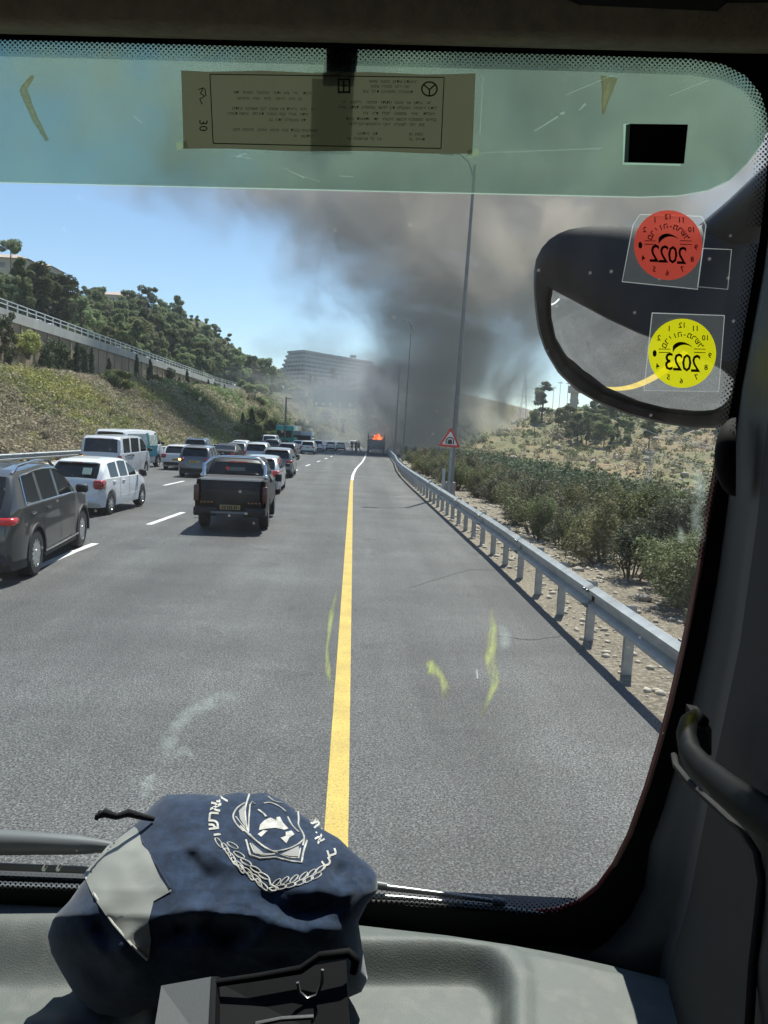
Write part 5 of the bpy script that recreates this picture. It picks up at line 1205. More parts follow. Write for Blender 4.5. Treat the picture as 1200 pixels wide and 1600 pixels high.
def film(name, tint, dif, fac, tfac=1., rough=None, nsc=0, lo=.3, hi=.7, fmin=0., stretch=(1, 1, 1), soft=False):
    """thin film on glass: tinted transparency mixed with light it scatters; fac may be broken up by noise"""
    m = bpy.data.materials.new(name); m.use_nodes = True; nt = m.node_tree; N = nt.nodes; L = nt.links; N.clear(); out = N.new('ShaderNodeOutputMaterial')
    tr = N.new('ShaderNodeBsdfTransparent'); tr.inputs[0].default_value = (*tint, 1); tl = N.new('ShaderNodeBsdfTranslucent'); tl.inputs[0].default_value = (*dif, 1)
    df = N.new('ShaderNodeBsdfDiffuse'); df.inputs[0].default_value = (*dif, 1); m0 = N.new('ShaderNodeMixShader'); m0.inputs[0].default_value = 1-tfac; L.new(tl.outputs[0], m0.inputs[1]); L.new(df.outputs[0], m0.inputs[2])
    mx = N.new('ShaderNodeMixShader'); mx.inputs[0].default_value = fac; L.new(tr.outputs[0], mx.inputs[1]); L.new(m0.outputs[0], mx.inputs[2]); L.new(mx.outputs[0], out.inputs['Surface'])
    if nsc:
        tc = N.new('ShaderNodeTexCoord'); mp = N.new('ShaderNodeMapping'); mp.inputs['Scale'].default_value = stretch; L.new(tc.outputs['Object'], mp.inputs[0])
        n = N.new('ShaderNodeTexNoise'); n.inputs['Scale'].default_value = nsc; n.inputs['Detail'].default_value = 7; n.inputs['Roughness'].default_value = .7; L.new(mp.outputs[0], n.inputs['Vector'])
        r = N.new('ShaderNodeMapRange'); r.inputs[1].default_value = lo; r.inputs[2].default_value = hi; r.inputs[3].default_value = fmin; r.inputs[4].default_value = fac; L.new(n.outputs[0], r.inputs[0]); L.new(r.outputs[0], mx.inputs[0])
        if soft:
            at = N.new('ShaderNodeAttribute'); at.attribute_name = 'edge'; mu = N.new('ShaderNodeMath'); mu.operation = 'MULTIPLY'; L.new(r.outputs[0], mu.inputs[0]); L.new(at.outputs['Fac'], mu.inputs[1]); L.new(mu.outputs[0], mx.inputs[0])
    return m
# green tint band
bandp = [(-320, 40)] + [(x, 58+x*.025) for x in range(0, 1200, 200)] + [(1215, 80), (1215, 140), (1203, 195), (1190, 225), (1168, 255), (1140, 282), (1105, 298), (1060, 306), (1000, 308), (600, 299), (300, 292), (0, 285), (-320, 278)]
M_band = film('green_tint_film', (.27, .42, .345), (.24, .325, .27), .25, 1., nsc=9, fmin=.13, lo=.3, hi=.75, stretch=(1, 1, .35))
bd = MB(); bd.add([wp(x, y, .0015) for x, y in bandp], [tuple(range(len(bandp)))]).build('tint_band', M_band, glass, fixn=False)
lowe = [(x, y) for x, y in bandp if y > 190][::-1]
MB().tube([wp(x, y, .002) for x, y in lowe], .0007, 4).build('tint_band_edge', film('film_edge', (1, 1, 1), (.8, .85, .8), .35), glass)
# printed dot border
def dotmat():
    m = bpy.data.materials.new('dot_border_print'); m.use_nodes = True; nt = m.node_tree; N = nt.nodes; L = nt.links; b = N['Principled BSDF']; b.inputs['Base Color'].default_value = (.01, .01, .01, 1); b.inputs['Roughness'].default_value = .8
    at = N.new('ShaderNodeAttribute'); at.attribute_name = 'fade'; uv = N.new('ShaderNodeAttribute'); uv.attribute_name = 'along'
    sp = N.new('ShaderNodeSeparateXYZ'); L.new(uv.outputs['Vector'], sp.inputs[0])
    def M(op, a, b_=None):
        n = N.new('ShaderNodeMath'); n.operation = op
        for i, q in enumerate((a, b_)):
            if q is None: continue
            if hasattr(q, 'links'): L.new(q, n.inputs[i])
            else: n.inputs[i].default_value = q
        return n.outputs[0]
    s = M('MULTIPLY', M('COSINE', M('MULTIPLY', sp.outputs[0], 2*PI)), M('COSINE', M('MULTIPLY', sp.outputs[1], 2*PI)))
    th = M('GREATER_THAN', s, M('SUBTRACT', M('MULTIPLY', at.outputs['Fac'], 1.05), .1)); L.new(th, b.inputs['Alpha']); return m
def dot_strip(name, idx0, idx1, width):
    pts_ = INNER[idx0:idx1]; inn = outward(pts_, -width); q = []
    ln = 0; V_ = []; fade = []; al = []; n = 0; F_ = []
    dense = []
    for i in range(len(pts_)-1):
        k = max(2, int((Vector(pts_[i+1])-Vector(pts_[i])).length/25))
        for j in range(k): dense.append((Vector(pts_[i]).lerp(Vector(pts_[i+1]), j/k), Vector(inn[i]).lerp(Vector(inn[i+1]), j/k)))
    for i, (a, b) in enumerate(dense):
        if i: ln += (a-dense[i-1][0]).length
        for j, f in enumerate((0, .5, 1)):
            p = a.lerp(b, f); V_.append(wp(p.x, p.y, -.001)); fade.append(f); al.append((ln/8., f*width/8., 0))
    for i in range(len(dense)-1):
        for j in range(2): F_.append((i*3+j, i*3+j+1, (i+1)*3+j+1, (i+1)*3+j))
    o = MB().add(V_, F_).build(name, dotmat(), glass, fixn=False)
    a1 = o.data.attributes.new('fade', 'FLOAT', 'POINT'); a1.data.foreach_set('value', fade)
    a2 = o.data.attributes.new('along', 'FLOAT_VECTOR', 'POINT'); a2.data.foreach_set('vector', np.array(al, float).ravel())
dot_strip('dot_border', 0, 13, 24); dot_strip('dot_border', 12, 19, 20); dot_strip('dot_border', 26, 33, 26)
# painted reflections, scratches and dried tape residue on the glass
def glass_mark(name, pts_, widths, m_, off=.003, n=10):
    P_ = []; pv = [Vector(p) for p in pts_]
    for i in range(len(pv)-1):
        for t_ in np.linspace(0, 1, n)[:-1]: P_.append((pv[i].lerp(pv[i+1], t_), widths[i]*(1-t_)+widths[i+1]*t_))
    P_.append((pv[-1], widths[-1])); rows = []; ed_ = []
    for _ in range(2): P_ = [P_[0]] + [((P_[i-1][0]+P_[i][0]*2+P_[i+1][0])/4, P_[i][1]) for i in range(1, len(P_)-1)] + [P_[-1]]
    for i, (p, w_) in enumerate(P_):
        t_ = (P_[min(i+1, len(P_)-1)][0]-P_[max(i-1, 0)][0]).normalized(); nn = Vector((-t_.y, t_.x)); e = w_/2*(1+.25*mnoise.noise(Vector((p.x*.06, p.y*.06, 0))))
        e2 = w_/2*(1+.3*mnoise.noise(Vector((p.x*.05, p.y*.05, 5)))); rows.append([wp(q.x, q.y, off) for q in (p+nn*e*1.3, p+nn*e*.6, p, p-nn*e2*.6, p-nn*e2*1.3)])
        g_ = min(1., i/(len(P_)*.2+.1), (len(P_)-1-i)/(len(P_)*.2+.1)); ed_ += [0, .75*g_, g_, .75*g_, 0]
    o = MB().grid(rows).build(name, m_, glass, fixn=False); a_ = o.data.attributes.new('edge', 'FLOAT', 'POINT'); a_.data.foreach_set('value', ed_); return o
F_y = film('painted_yellow_green_reflection', (1, 1, .9), (.60, .70, .2), .42, nsc=60, fmin=.0, lo=.36, hi=.62, stretch=(2.2, 1, .3), soft=True); F_w = film('painted_pale_reflection', (1, 1, 1), (.60, .70, .66), .30, nsc=50, fmin=.0, lo=.34, hi=.7, stretch=(.8, 1, 1), soft=True); F_b = film('dried_tape_residue', (.7, .6, .4), (.40, .30, .20), .7, nsc=60, fmin=.2, lo=.3, hi=.6, soft=True)  # yellow-green and pale films stand in for reflections in the pane
F_s = film('scratch', (1, 1, 1), (.9, .92, .9), .28)
glass_mark('painted_yellow_reflection', [(768, 945), (771, 990), (766, 1030), (774, 1070), (750, 1122)], [3, 13, 17, 12, 4], F_y)
glass_mark('painted_yellow_reflection', [(666, 1045), (672, 1040), (690, 1056), (697, 1074), (692, 1092)], [4, 20, 10, 13, 11], F_y)
glass_mark('painted_yellow_reflection', [(528, 915), (518, 960), (511, 1010), (512, 1045), (520, 1085)], [1, 8, 4, 8, 2], F_y)
glass_mark('painted_pale_reflection', [(380, 1088), (345, 1092), (300, 1110), (272, 1140), (262, 1165), (268, 1190)], [16, 20, 18, 20, 26, 14], F_w)
glass_mark('painted_pale_reflection', [(268, 1180), (290, 1172), (305, 1185)], [14, 12, 8], F_w)
glass_mark('painted_pale_reflection', [(245, 1205), (230, 1225), (222, 1252)], [5, 22, 12], F_w)
glass_mark('painted_pale_reflection', [(780, 975), (790, 990), (788, 1018)], [6, 20, 14], F_w)
glass_mark('painted_pale_reflection', [(1082, 720), (1095, 760), (1086, 800), (1096, 850)], [10, 22, 16, 24], F_w)
glass_mark('painted_pale_reflection', [(1062, 820), (1066, 850)], [8, 16], F_w)
glass_mark('painted_pale_reflection', [(745, 1045), (746, 1060)], [1, 2], F_s)
glass_mark('painted_pale_reflection', [(1085, 580), (1100, 575), (1112, 560)], [10, 16, 6], F_w)
glass_mark('tape_residue', [(52, 118), (36, 140), (52, 180), (74, 220)], [4, 9, 8, 5], F_b)
glass_mark('tape_residue', [(952, 120), (948, 145), (942, 178)], [20, 12, 3], F_b)
for a, b, w_ in [((835, 205), (872, 182), 2.5), ((885, 148), (1010, 95), 1.6), ((1045, 150), (1125, 118), 1.4), ((720, 240), (940, 232), 1), ((385, 240), (370, 245), 2), ((443, 262), (475, 278), 1.2), ((530, 275), (552, 276), 1.3), ((208, 180), (222, 192), 1.2), ((905, 172), (915, 162), 3), ((875, 178), (882, 176), 4), ((755, 120), (750, 210), 1), ((362, 243), (395, 248), 1.2), ((450, 268), (500, 284), .8)]:
    glass_mark('scratch', [a, b], [w_*.5, w_], F_s, .0035)
# sealing / headliner / roof
rows = []
for px in range(-320, 1330, 50):
    yb = 43 + px*.027
    a = wp(px, yb, .05); rows.append([a+Vector((0, .06, .02)), a, a+Vector((0, -.012, .003)), a+Vector((0, -.03, .022)), a+Vector((0, -.2, .11)), a+Vector((0, -.5, .16)), a+Vector((0, -1.6, .16)), a+Vector((0, -1.6, .22)), a+Vector((0, .04, .16))])
MB().grid(rows, closed=True).build('headliner', M_felt, cab, 60)
q0 = wp(880, 14, .12)
m = MB(); m.prism([pt(800, -40, .47), pt(905, 8, .50), pt(1060, 15, .50), pt(1120, 18, .50), pt(1135, 5, .50), pt(1400, 2, .50), pt(1400, -160, .47), pt(700, -160, .47)], (0, -.03, .01)); m.build('overhead_console', M_dark, cab)
# pillar, door and the closed rest of the cabin
PA = [(1206, -60, 1290), (1206, 60, 1270), (1212, 180, 1262), (1208, 300, 1250), (1192, 420, 1232), (1172, 530, 1210), (1157, 610, 1194), (1146, 700, 1184), (1134, 800, 1174), (1120, 900, 1160), (1102, 1000, 1146), (1080, 1100, 1125), (1056, 1190, 1106), (1036, 1260, 1094), (1014, 1320, 1082), (1005, 1386, 1070), (982, 1432, 1058), (948, 1470, 1046), (915, 1492, 1040), (900, 1520, 1036), (905, 1700, 1030)]
rows = []
for a, y, b in PA:
    rows.append([wp(a, y, .005), wp(a+4, y, .03), wp(a+(b-a)*.55, y, .065), wp(b-6, y+2, .085), wp(b, y+3, .11), wp(b+14, y+6, .16)])
MB().grid(rows).build('pillar_trim', M_grey, cab, 50)
rows = []
for a, y, b in PA:
    rows.append([wp(b+10, y+6, .15), wp(b+40, y+8, .24), wp(b+90, y+10, .34), wp(b+170, y+20, .50), wp(b+320, y+40, .62)])
MB().grid(rows).build('door_trim', M_dark, cab, 50)
m = MB()
m.box((.78, -.4, 2.1), (.04, 2.2, 2.6)); m.box((-.6, -1.3, 2.1), (2.9, .05, 2.6)); m.box((-.6, -.3, .95), (2.9, 2.6, .05)); m.box((-.6, .98, 1.3), (2.9, .06, .98))
m.box((-2.0, -.4, 1.4), (.04, 2.6, 1.0)); m.box((-2.0, -1., 2.4), (.04, .8, 1.4)); m.box((-.6, -.45, 3.03), (2.9, 2.0, .04))
m.build('cab_shell', M_dark, cab)
m = MB(); rows = []
for a in np.linspace(-PI/2, PI/2, 13):
    rows.append([pt(1150-(34*math.cos(b)*math.cos(a)), 714+62*math.sin(b)-0*a, .745-.035*math.cos(b)*(1+math.sin(a))*.5) for b in np.linspace(-PI/2, PI/2, 15)])
m.grid(rows).build('pillar_speaker', M_rubber, cab, 60)
# grab handle
MB().tube([pt(1098, 1128, .66), pt(1088, 1120, .655), pt(1077, 1128, .645), pt(1072, 1148, .63), pt(1078, 1175, .61), pt(1100, 1202, .58), pt(1135, 1232, .54), pt(1175, 1262, .50), pt(1240, 1312, .45)], [.006, .007, .0075, .008, .009, .010, .011, .012, .012], 12).build('grab_handle', mat('matte_handle', (.008, .009, .010), .6, spec=.12), cab, 60)
MB().prism([pt(1080, 1112, .685), pt(1098, 1116, .68), pt(1112, 1140, .67), pt(1112, 1180, .665), pt(1095, 1180, .67), pt(1080, 1140, .68)], (.004, .02, 0)).build('handle_recess', M_rubber, cab)
MB().tube([pt(1053, 1180, .70), pt(1056, 1196, .68), pt(1080, 1226, .64), pt(1120, 1262, .58), pt(1160, 1300, .53), pt(1182, 1335, .50), pt(1190, 1380, .48), pt(1184, 1440, .46), pt(1176, 1510, .45), pt(1168, 1640, .44)], .0030, 6).build('door_seal_edge', M_dark, cab, 60)

# dashboard: a moulded sheet with two trays
DZ = CAMH-.655
EDGE = [(-330, 1372), (0, 1402), (300, 1424), (560, 1446), (700, 1462), (800, 1477), (880, 1492), (960, 1510), (1080, 1540)]
def tray(px, py):
    def rr(cx_, cy_, hx, hy, r, soft):
        dx = abs(px-cx_)-(hx-r); dy = abs(py-cy_)-(hy-r); d = math.hypot(max(dx, 0), max(dy, 0))+min(max(dx, dy), 0)-r
        return float(sm(soft, -soft, d))
    h = -.040*rr(640, 1610, 150, 122, 60, 17)
    h += .006*rr(640, 1600, 190, 138, 75, 10)
    h -= .050*rr(10, 1560, 200, 100, 90, 30)
    h += .012*rr(10, 1575, 110, 42, 40, 22)
    return h
rows = []
us = np.linspace(-330, 1080, 150)
for u in us:
    ey = float(np.interp(u, [a for a, b in EDGE], [b for a, b in EDGE])); e = dp(u, ey, DZ); r = [e+Vector((0, .03, -.05)), e+Vector((0, .012, -.008))]
    for v in np.linspace(0, 1, 110):
        py = ey + v*(1780-ey); p = dp(u, py, DZ); edge_ = -.006*max(0, 1-(py-ey)/10.)
        r.append(p + Vector((0, 0, tray(u, py)+edge_)))
    r.append(r[-1]+Vector((0, -.05, -.2))); rows.append(r)
M_dash = mat('grained_dash_plastic', (.105, .118, .11), .62, bump=.6, bscale=520, bdist=.0008, var=.10, scale=9, dirt=((.17, .17, .155), 40, .45))
MB().grid(rows).build('dashboard', M_dash, cab, 60)
M_cowl = mat('outer_cowl', (.02, .02, .022), .5)
MB().prism([wp(-330, 1376, -.03), wp(1000, 1440, -.03), wp(1000, 1560, -.03), wp(-330, 1500, -.03)], (0, .05, 0)).build('cowl_panel', M_cowl, cab)
MB().bbox((-.6, 1.09, 1.03), (2.6, .12, 1.15), .05).build('front_panel', M_redp, cab, 40)

# wipers outside the glass
def wiper(name, bars):
    root = None
    for nm, pts_, r, mm in bars:
        o = MB().tube([wp(x, y, of) for x, y, of in pts_], r, 8).build(nm if root else name, mm, root or cab, 60); root = root or o
    return root
M_wip = mat('wiper_metal', (.14, .15, .15), .4, .2); M_wipb = mat('wiper_rubber', (.012, .012, .012), .7)
wr1 = wiper('wiper', [('arm', [(-200, 1312, -.03), (0, 1316, -.035), (120, 1320, -.035), (185, 1324, -.03)], [.017, .017, .013, .006], M_wip), ('blade', [(-200, 1345, -.02), (0, 1354, -.02), (205, 1362, -.02)], .005, M_wip), ('rubber', [(-200, 1366, -.008), (0, 1372, -.008), (215, 1380, -.008)], .0035, M_wipb), ('blade_edge', [(-200, 1384, -.02), (0, 1386, -.02), (215, 1392, -.02)], .0045, mat('wiper_bright', (.25, .26, .26), .3, .7))])
for x in (70, 92): MB().lathe([(-.004, 0), (-.004, .003), (.004, .003), (.004, 0)], 'Y', 8, tuple(wp(x, 1356, -.012))).build('rivet', M_chrome, wr1)
wiper('wiper', [('arm', [(560, 1382, -.03), (600, 1386, -.03), (700, 1398, -.028), (780, 1409, -.02)], [.004, .0045, .0035, .003], mat('wiper_bright', (.3, .31, .31), .35, .7)), ('blade', [(520, 1399, -.02), (620, 1403, -.02), (760, 1416, -.018), (850, 1428, -.012)], [.0045, .0045, .004, .002], mat('wiper_bright', (.3, .31, .31), .35, .7)), ('rubber', [(520, 1407, -.008), (640, 1411, -.008), (835, 1428, -.008)], .003, M_wipb), ('joint', [(770, 1407, -.022), (788, 1411, -.022)], .006, M_wip), ('joint', [(586, 1382, -.03), (604, 1385, -.03)], .0055, M_wip)])
MB().add([wp(x, y, -.0015) for x, y in [(491, 112), (556, 114), (551, 236), (488, 235)]], [(0, 1, 2, 3)]).build('painted_shadow_strip', film('painted_shadow_film', (.38, .40, .38), (.2, .2, .2), .08), glass, fixn=False)  # tinted film stands in for a shadow band across the notice
MB().prism([wp(510, 66, -.002), wp(560, 67, -.002), wp(557, 113, -.002), wp(510, 112, -.002)], (0, .004, 0)).build('roof_bracket', M_trim, cab)

# ---- exterior front mirror
OUT = [(833, 432), (836, 408), (846, 388), (862, 370), (885, 359), (920, 353), (965, 352), (1005, 356), (1050, 358), (1095, 354), (1128, 342), (1160, 322), (1190, 300), (1230, 330), (1230, 600), (1175, 640), (1150, 660), (1120, 669), (1080, 669), (1030, 661), (980, 648), (935, 630), (900, 610), (872, 583), (852, 550), (840, 515), (835, 475)]
OPEN = [(857, 447), (900, 470), (950, 497), (1000, 520), (1060, 542), (1120, 570), (1150, 590), (1147, 615), (1135, 640), (1110, 650), (1080, 651), (1030, 645), (985, 633), (940, 615), (908, 593), (882, 570), (864, 540), (855, 505), (853, 475)]
mc = Vector((975, 565)); NA = 80
def polar(poly):
    res = []
    for k in range(NA):
        a = 2*PI*k/NA; d = Vector((math.cos(a), math.sin(a))); best = 0
        for i in range(len(poly)):
            p = Vector(poly[i])-mc; q = Vector(poly[(i+1) % len(poly)])-mc; e = q-p; den = d.x*e.y-d.y*e.x
            if abs(den) < 1e-9: continue
            t_ = (p.x*e.y-p.y*e.x)/den; s_ = (p.x*d.y-p.y*d.x)/den
            if t_ > 0 and -1e-6 <= s_ <= 1+1e-6: best = max(best, t_)
        res.append(mc+d*best)
    return res
po = polar(OUT); pi_ = polar(OPEN)
MP = pt(mc.x, mc.y, 1.4854); dM = ray(mc.x, mc.y).normalized(); rM = (Vector(MTGT)-MP).normalized(); nM = (rM-dM).normalized(); sc_c = MP-nM*MRAD
def on_sphere(x, y):
    d = ray(x, y).normalized(); oc = CAM-sc_c; b = oc.dot(d); c_ = oc.dot(oc)-MRAD**2; disc = b*b-c_
    t_ = -b-math.sqrt(disc) if disc > 0 else -b
    return CAM+d*t_
def on_plane(x, y, off=0.):
    d = ray(x, y); t_ = (MP-CAM+nMf*off).dot(nMf)/d.dot(nMf); return CAM+d*t_
nMf = Vector((-.2, -1, 0)).normalized(); FWD = RW @ Vector((0, 0, -1))
def sd_(p): return (on_sphere(p.x, p.y)-CAM).dot(FWD)
ins = [mc.lerp(p, .99) for p in pi_]
rows = []
for k in range(NA):
    o_, i_ = po[k], pi_[k]; s_ = on_sphere(i_.x, i_.y); bk = mc.lerp(o_, .93); bk2 = mc.lerp(o_, .72)
    dd = sd_(i_); m1_ = i_.lerp(o_, .25); m2_ = i_.lerp(o_, .8)
    rows.append([on_sphere(*ins[k])+Vector((0, .01, 0)), pt(i_.x, i_.y, dd-.012), pt(m1_.x, m1_.y, dd-.014), pt(m2_.x, m2_.y, dd-.008), pt(o_.x, o_.y, dd+.02), pt(bk.x, bk.y, dd+.09), pt(bk2.x, bk2.y, dd*.5+.5*1.72+.1), pt(mc.x, mc.y, 1.86)])
rows.append(rows[0]); mh_ = MB().grid(rows).build('mirror_housing', mat('mirror_housing_plastic', (.012, .014, .016), .5, bump=.3, bscale=300, bdist=.0005, spec=.35), cab, 40)
M_mir = bpy.data.materials.new('mirror_surface'); M_mir.use_nodes = True; _b = M_mir.node_tree.nodes['Principled BSDF']; _b.inputs['Metallic'].default_value = 1; _b.inputs['Roughness'].default_value = .03; _b.inputs['Base Color'].default_value = (.92, .94, .93, 1)
rows = [[on_sphere(*mc.lerp(p, f)) for f in np.linspace(0.001, .995, 14)] for p in pi_]; rows.append(rows[0])
mg = MB().grid(rows).build('mirror_glass', M_mir, mh_, 80)
MB().tube([pt(1110, 385, 1.46), pt(1165, 340, 1.40), pt(1215, 292, 1.32), pt(1290, 240, 1.2)], [.045, .045, .042, .04], 12).build('mirror_arm', mat('mirror_housing_plastic', (.03, .03, .03), .5), cab, 60)
MB().tube([pt(838, 405, sd_(Vector((856, 450)))-.012), pt(900, 436, sd_(Vector((880, 460)))-.016), pt(955, 462, sd_(Vector((930, 487)))-.016)], .0014, 5).build('housing_crease', M_rubber, mh_)

# ================================================================ THINGS ON THE GLASS
def text2d(s, size=1., bold=0.):
    cu = bpy.data.curves.new('t', 'FONT'); cu.body = s; cu.size = size; cu.align_x = 'CENTER'; cu.align_y = 'CENTER'; cu.resolution_u = 2; cu.offset = bold
    o = bpy.data.objects.new('t', cu); C.objects.link(o); dg = bpy.context.evaluated_depsgraph_get(); me = bpy.data.meshes.new_from_object(o.evaluated_get(dg))
    v = [tuple(q.co) for q in me.vertices]; f = [tuple(p.vertices) for p in me.polygons]; bpy.data.objects.remove(o); bpy.data.curves.remove(cu); return v, f
def stamp(mb, s, cx_, cy_, size, rot=0., sx=1., sy=1., f=None, squash=1., bold=0.):
    """adds text to mb; frame coordinates (y down); f maps (px,py) to a surface point"""
    v, fs = text2d(s, size, bold); ca, sa = math.cos(rot), math.sin(rot); out = []
    for x, y, z in v:
        x *= sx; y *= sy*squash; out.append(f(cx_ + x*ca + y*sa, cy_ + x*sa - y*ca))
    mb.add(out, fs)
def label_sticker(name, cx_, cy_, r, col, year, label, sq, wear):
    t = thing(name, label, 'sticker', wp(cx_, cy_, .004)); L0 = Vector(t.location)
    f0 = lambda off: (lambda x, y: wp(x, y, off)-L0)
    MB().add([f0(.003)(*p) for p in sq], [tuple(range(len(sq)))]).build('clear_backing', film('clear_backing', (.93, .95, .95), (.7, .75, .75), .035), t, fixn=False)
    MB().tube([f0(.0032)(*p) for p in sq+[sq[0]]], .0005, 4).build('backing_edge', film('backing_edge', (1, 1, 1), (.75, .8, .78), .16), t)
    disc = [f0(.0045)(cx_+r*math.cos(a), cy_+r*1.02*math.sin(a)) for a in np.linspace(0, 2*PI, 49)[:-1]]
    MB().add(disc, [tuple(range(48))]).build('disc', col, t, fixn=False)
    k = MB(); g = f0(.0052)
    # year digits, mirrored one by one because the print faces outwards
    for i, ch in enumerate(reversed(year)): stamp(k, ch, cx_+(i-1.5)*r*.265, cy_+r*(.27+.02*i), r*.60, .03, -1, 1, g, 1.2, .25)
    for n_, a in zip(['12', '11', '10', '9', '8', '7', '6', '5', '4', '2', '1'], [-90, -62, -33, 5, 31, 60, 92, 120, 152, 213, 242]):
        stamp(k, n_, cx_+r*.82*math.cos(math.radians(a)), cy_+r*.82*math.sin(math.radians(a)), r*.22, 0, -1, 1, g, 1., .2)
    for i, ch in enumerate('םריוה-מרשל'): 
        a = math.radians(-155+i*14.4); stamp(k, ch, cx_+r*.58*math.cos(a), cy_+.02*r+r*.58*math.sin(a), r*.23, a+PI/2, -1, 1, g, 1., .2)
    for sx_ in (-1, 1):
        for j in range(2):
            x0 = cx_+sx_*r*.52; y0 = cy_-r*.14+j*r*.10; k.add([g(x0-r*.17, y0), g(x0+r*.17, y0+.01*r), g(x0+r*.17, y0+r*.03), g(x0-r*.17, y0+r*.025)], [(0, 1, 2, 3)])
    up = [(cx_-r*.28+r*.56*q, cy_-r*.20-r*.17*math.sin(q*PI)**.7*(1-.4*q)) for q in np.linspace(0, 1, 12)]; lo = [(cx_-r*.28+r*.56*q, cy_-r*.20-r*.17*math.sin(q*PI)**.7*(1-.4*q)+r*(.16*(1-q)**1.2+.02)) for q in np.linspace(1, 0, 12)]
    ring_ = up+lo; k.add([g(*p) for p in ring_], [tuple(range(24))])
    k.build('print', mat(wear, (.09, .03, .02) if '2022' in year else (.16, .12, .01), .7), t, fixn=False)
    hl = [g(cx_-r*.82+r*.06*math.cos(a), cy_+r*.0+r*.10*math.sin(a)) for a in np.linspace(0, 2*PI, 15)[:-1]]; MB().add([p-PNn*.0006 for p in hl], [tuple(range(14))]).build('punched_hole', mat('hole_grey', (.16, .16, .16), .7), t, fixn=False)
    return t
label_sticker('inspection_sticker', 1044, 383, 53.5, film('red_sticker', (.8, .2, .15), (.80, .10, .07), .62, .42), '2022', 'round red sticker with mirrored 2022 on the upper right of the windshield', [(989, 352), (1000, 335), (1096, 338), (1103, 352), (1090, 452), (972, 440)], 'red_sticker_ink')
label_sticker('inspection_sticker', 1066, 552, 53, film('yellow_sticker', (.95, .9, .1), (.88, .84, .01), .70, .55), '2023', 'round yellow sticker with mirrored 2023 below the red one on the windshield', [(1019, 489), (1132, 493), (1123, 612), (1006, 610)], 'yellow_sticker_ink')
t = thing('old_backing', 'faint empty clear sticker backing left on the glass beside the mirror', 'sticker backing', wp(1115, 430, .002)); L0 = Vector(t.location)
sq = [(1098, 388), (1143, 390), (1137, 452), (1090, 448)]; MB().tube([wp(*p, .0032)-L0 for p in sq+[sq[0]]], .0005, 4).build('backing_edge', film('backing_edge', (1, 1, 1), (.75, .8, .78), .10), t)
# paper notice
ppc = wp(513, 173, .004); pn = thing('paper_notice', 'faded paper notice with mirrored print taped across the green sun band', 'notice', ppc); L0 = Vector(ppc)
g3 = lambda x, y: wp(x, y, .0045)-L0; g4 = lambda x, y: wp(x, y, .0055)-L0
edge_pts = [(283+(x*460), 110+x*6+1.5*math.sin(x*17)) for x in np.linspace(0, 1, 12)]+[(743-5*x, 116+124*x) for x in (.5, 1)]+[(738-451*x, 240-8*x+1.2*math.sin(x*13)) for x in np.linspace(.08, 1, 12)]
MB().prism([g3(*p) for p in edge_pts], PNn*.0004).build('sheet', film('paper_sheet', (.8, .78, .7), (.50, .40, .34), .80, .62), pn)
M_pi = mat('faded_print', (.035, .04, .035), .9); k = MB()
def lin(x0, y0, x1, y1, w_):
    d = Vector((x1-x0, y1-y0)).normalized(); n_ = Vector((-d.y, d.x))*w_/2; k.add([g4(x0+n_.x, y0+n_.y), g4(x1+n_.x, y1+n_.y), g4(x1-n_.x, y1-n_.y), g4(x0-n_.x, y0-n_.y)], [(0, 1, 2, 3)])
lin(328, 116, 694, 121, 1.6); lin(694, 121, 689, 232, 1.4); lin(689, 232, 333, 224, 1.6); lin(333, 224, 328, 116, 1.4)
heb = 'אבגדהוזחטיכלמנסעפצקרשת'; rh = random.Random(4)
def words(x0, x1, y, h, bold=False):
    x = x0
    while x < x1:
        n_ = rh.randint(2, 6); s = ''.join(rh.choice(heb) for _ in range(n_)); wd_ = n_*h*.56
        if x+wd_ > x1+6: break
        stamp(k, s, x+wd_/2, y+(x-500)*.012, h, .012, -1, 1, g4); x += wd_+h*.5
for y, x0, x1 in [(146, 364, 486), (155, 371, 486), (171, 362, 490), (179, 356, 490), (188, 420, 490), (204, 364, 490), (213, 458, 488)]: words(x0, x1, y, 6.6)
for y, x0, x1 in [(126, 576, 646), (134, 580, 638), (142, 566, 648), (159, 534, 684), (167, 527, 684), (176, 566, 684), (185, 541, 684), (193, 545, 684), (208, 556, 592), (216, 541, 606), (208, 638, 668), (216, 638, 668)]: words(x0, x1, y, 6.8)
for a in np.linspace(0, 2*PI, 25)[:-1]:
    b = a+2*PI/24; lin(671+12*math.cos(a), 139+11*math.sin(a), 671+12*math.cos(b), 139+11*math.sin(b), 2.4)
lin(671, 150, 671, 139, 2.2); lin(671, 140, 662, 132, 2.2); lin(671, 140, 680, 132, 2.2)
lin(529, 124, 546, 124, 2.5); lin(529, 144, 546, 144, 3); lin(529, 122, 529, 146, 2.5); lin(546, 122, 546, 146, 2.5); lin(537, 126, 537, 143, 2.5); lin(532, 134, 543, 134, 2)
k.build('print', M_pi, pn, fixn=False)
k = MB(); stamp(k, '30', 317, 196, 19, PI/2, 1, 1, g4); 
for p_ in ([(310, 140), (318, 137), (313, 146), (320, 150), (312, 155), (316, 163)], [(320, 138), (322, 150)]):
    for a, b in zip(p_[:-1], p_[1:]): lin(*a, *b, 1.5)
k.build('handwriting', mat('blue_ink', (.03, .06, .09), .9), pn, fixn=False)
for x, y in ((282, 228), (738, 240)): MB().prism([g4(x-8, y-5), g4(x+9, y-8), g4(x+12, y+3), g4(x-6, y+7)], PNn*.0004).build('sticky_tape', film('sticky_tape', (.9, .88, .8), (.6, .58, .5), .4), pn)
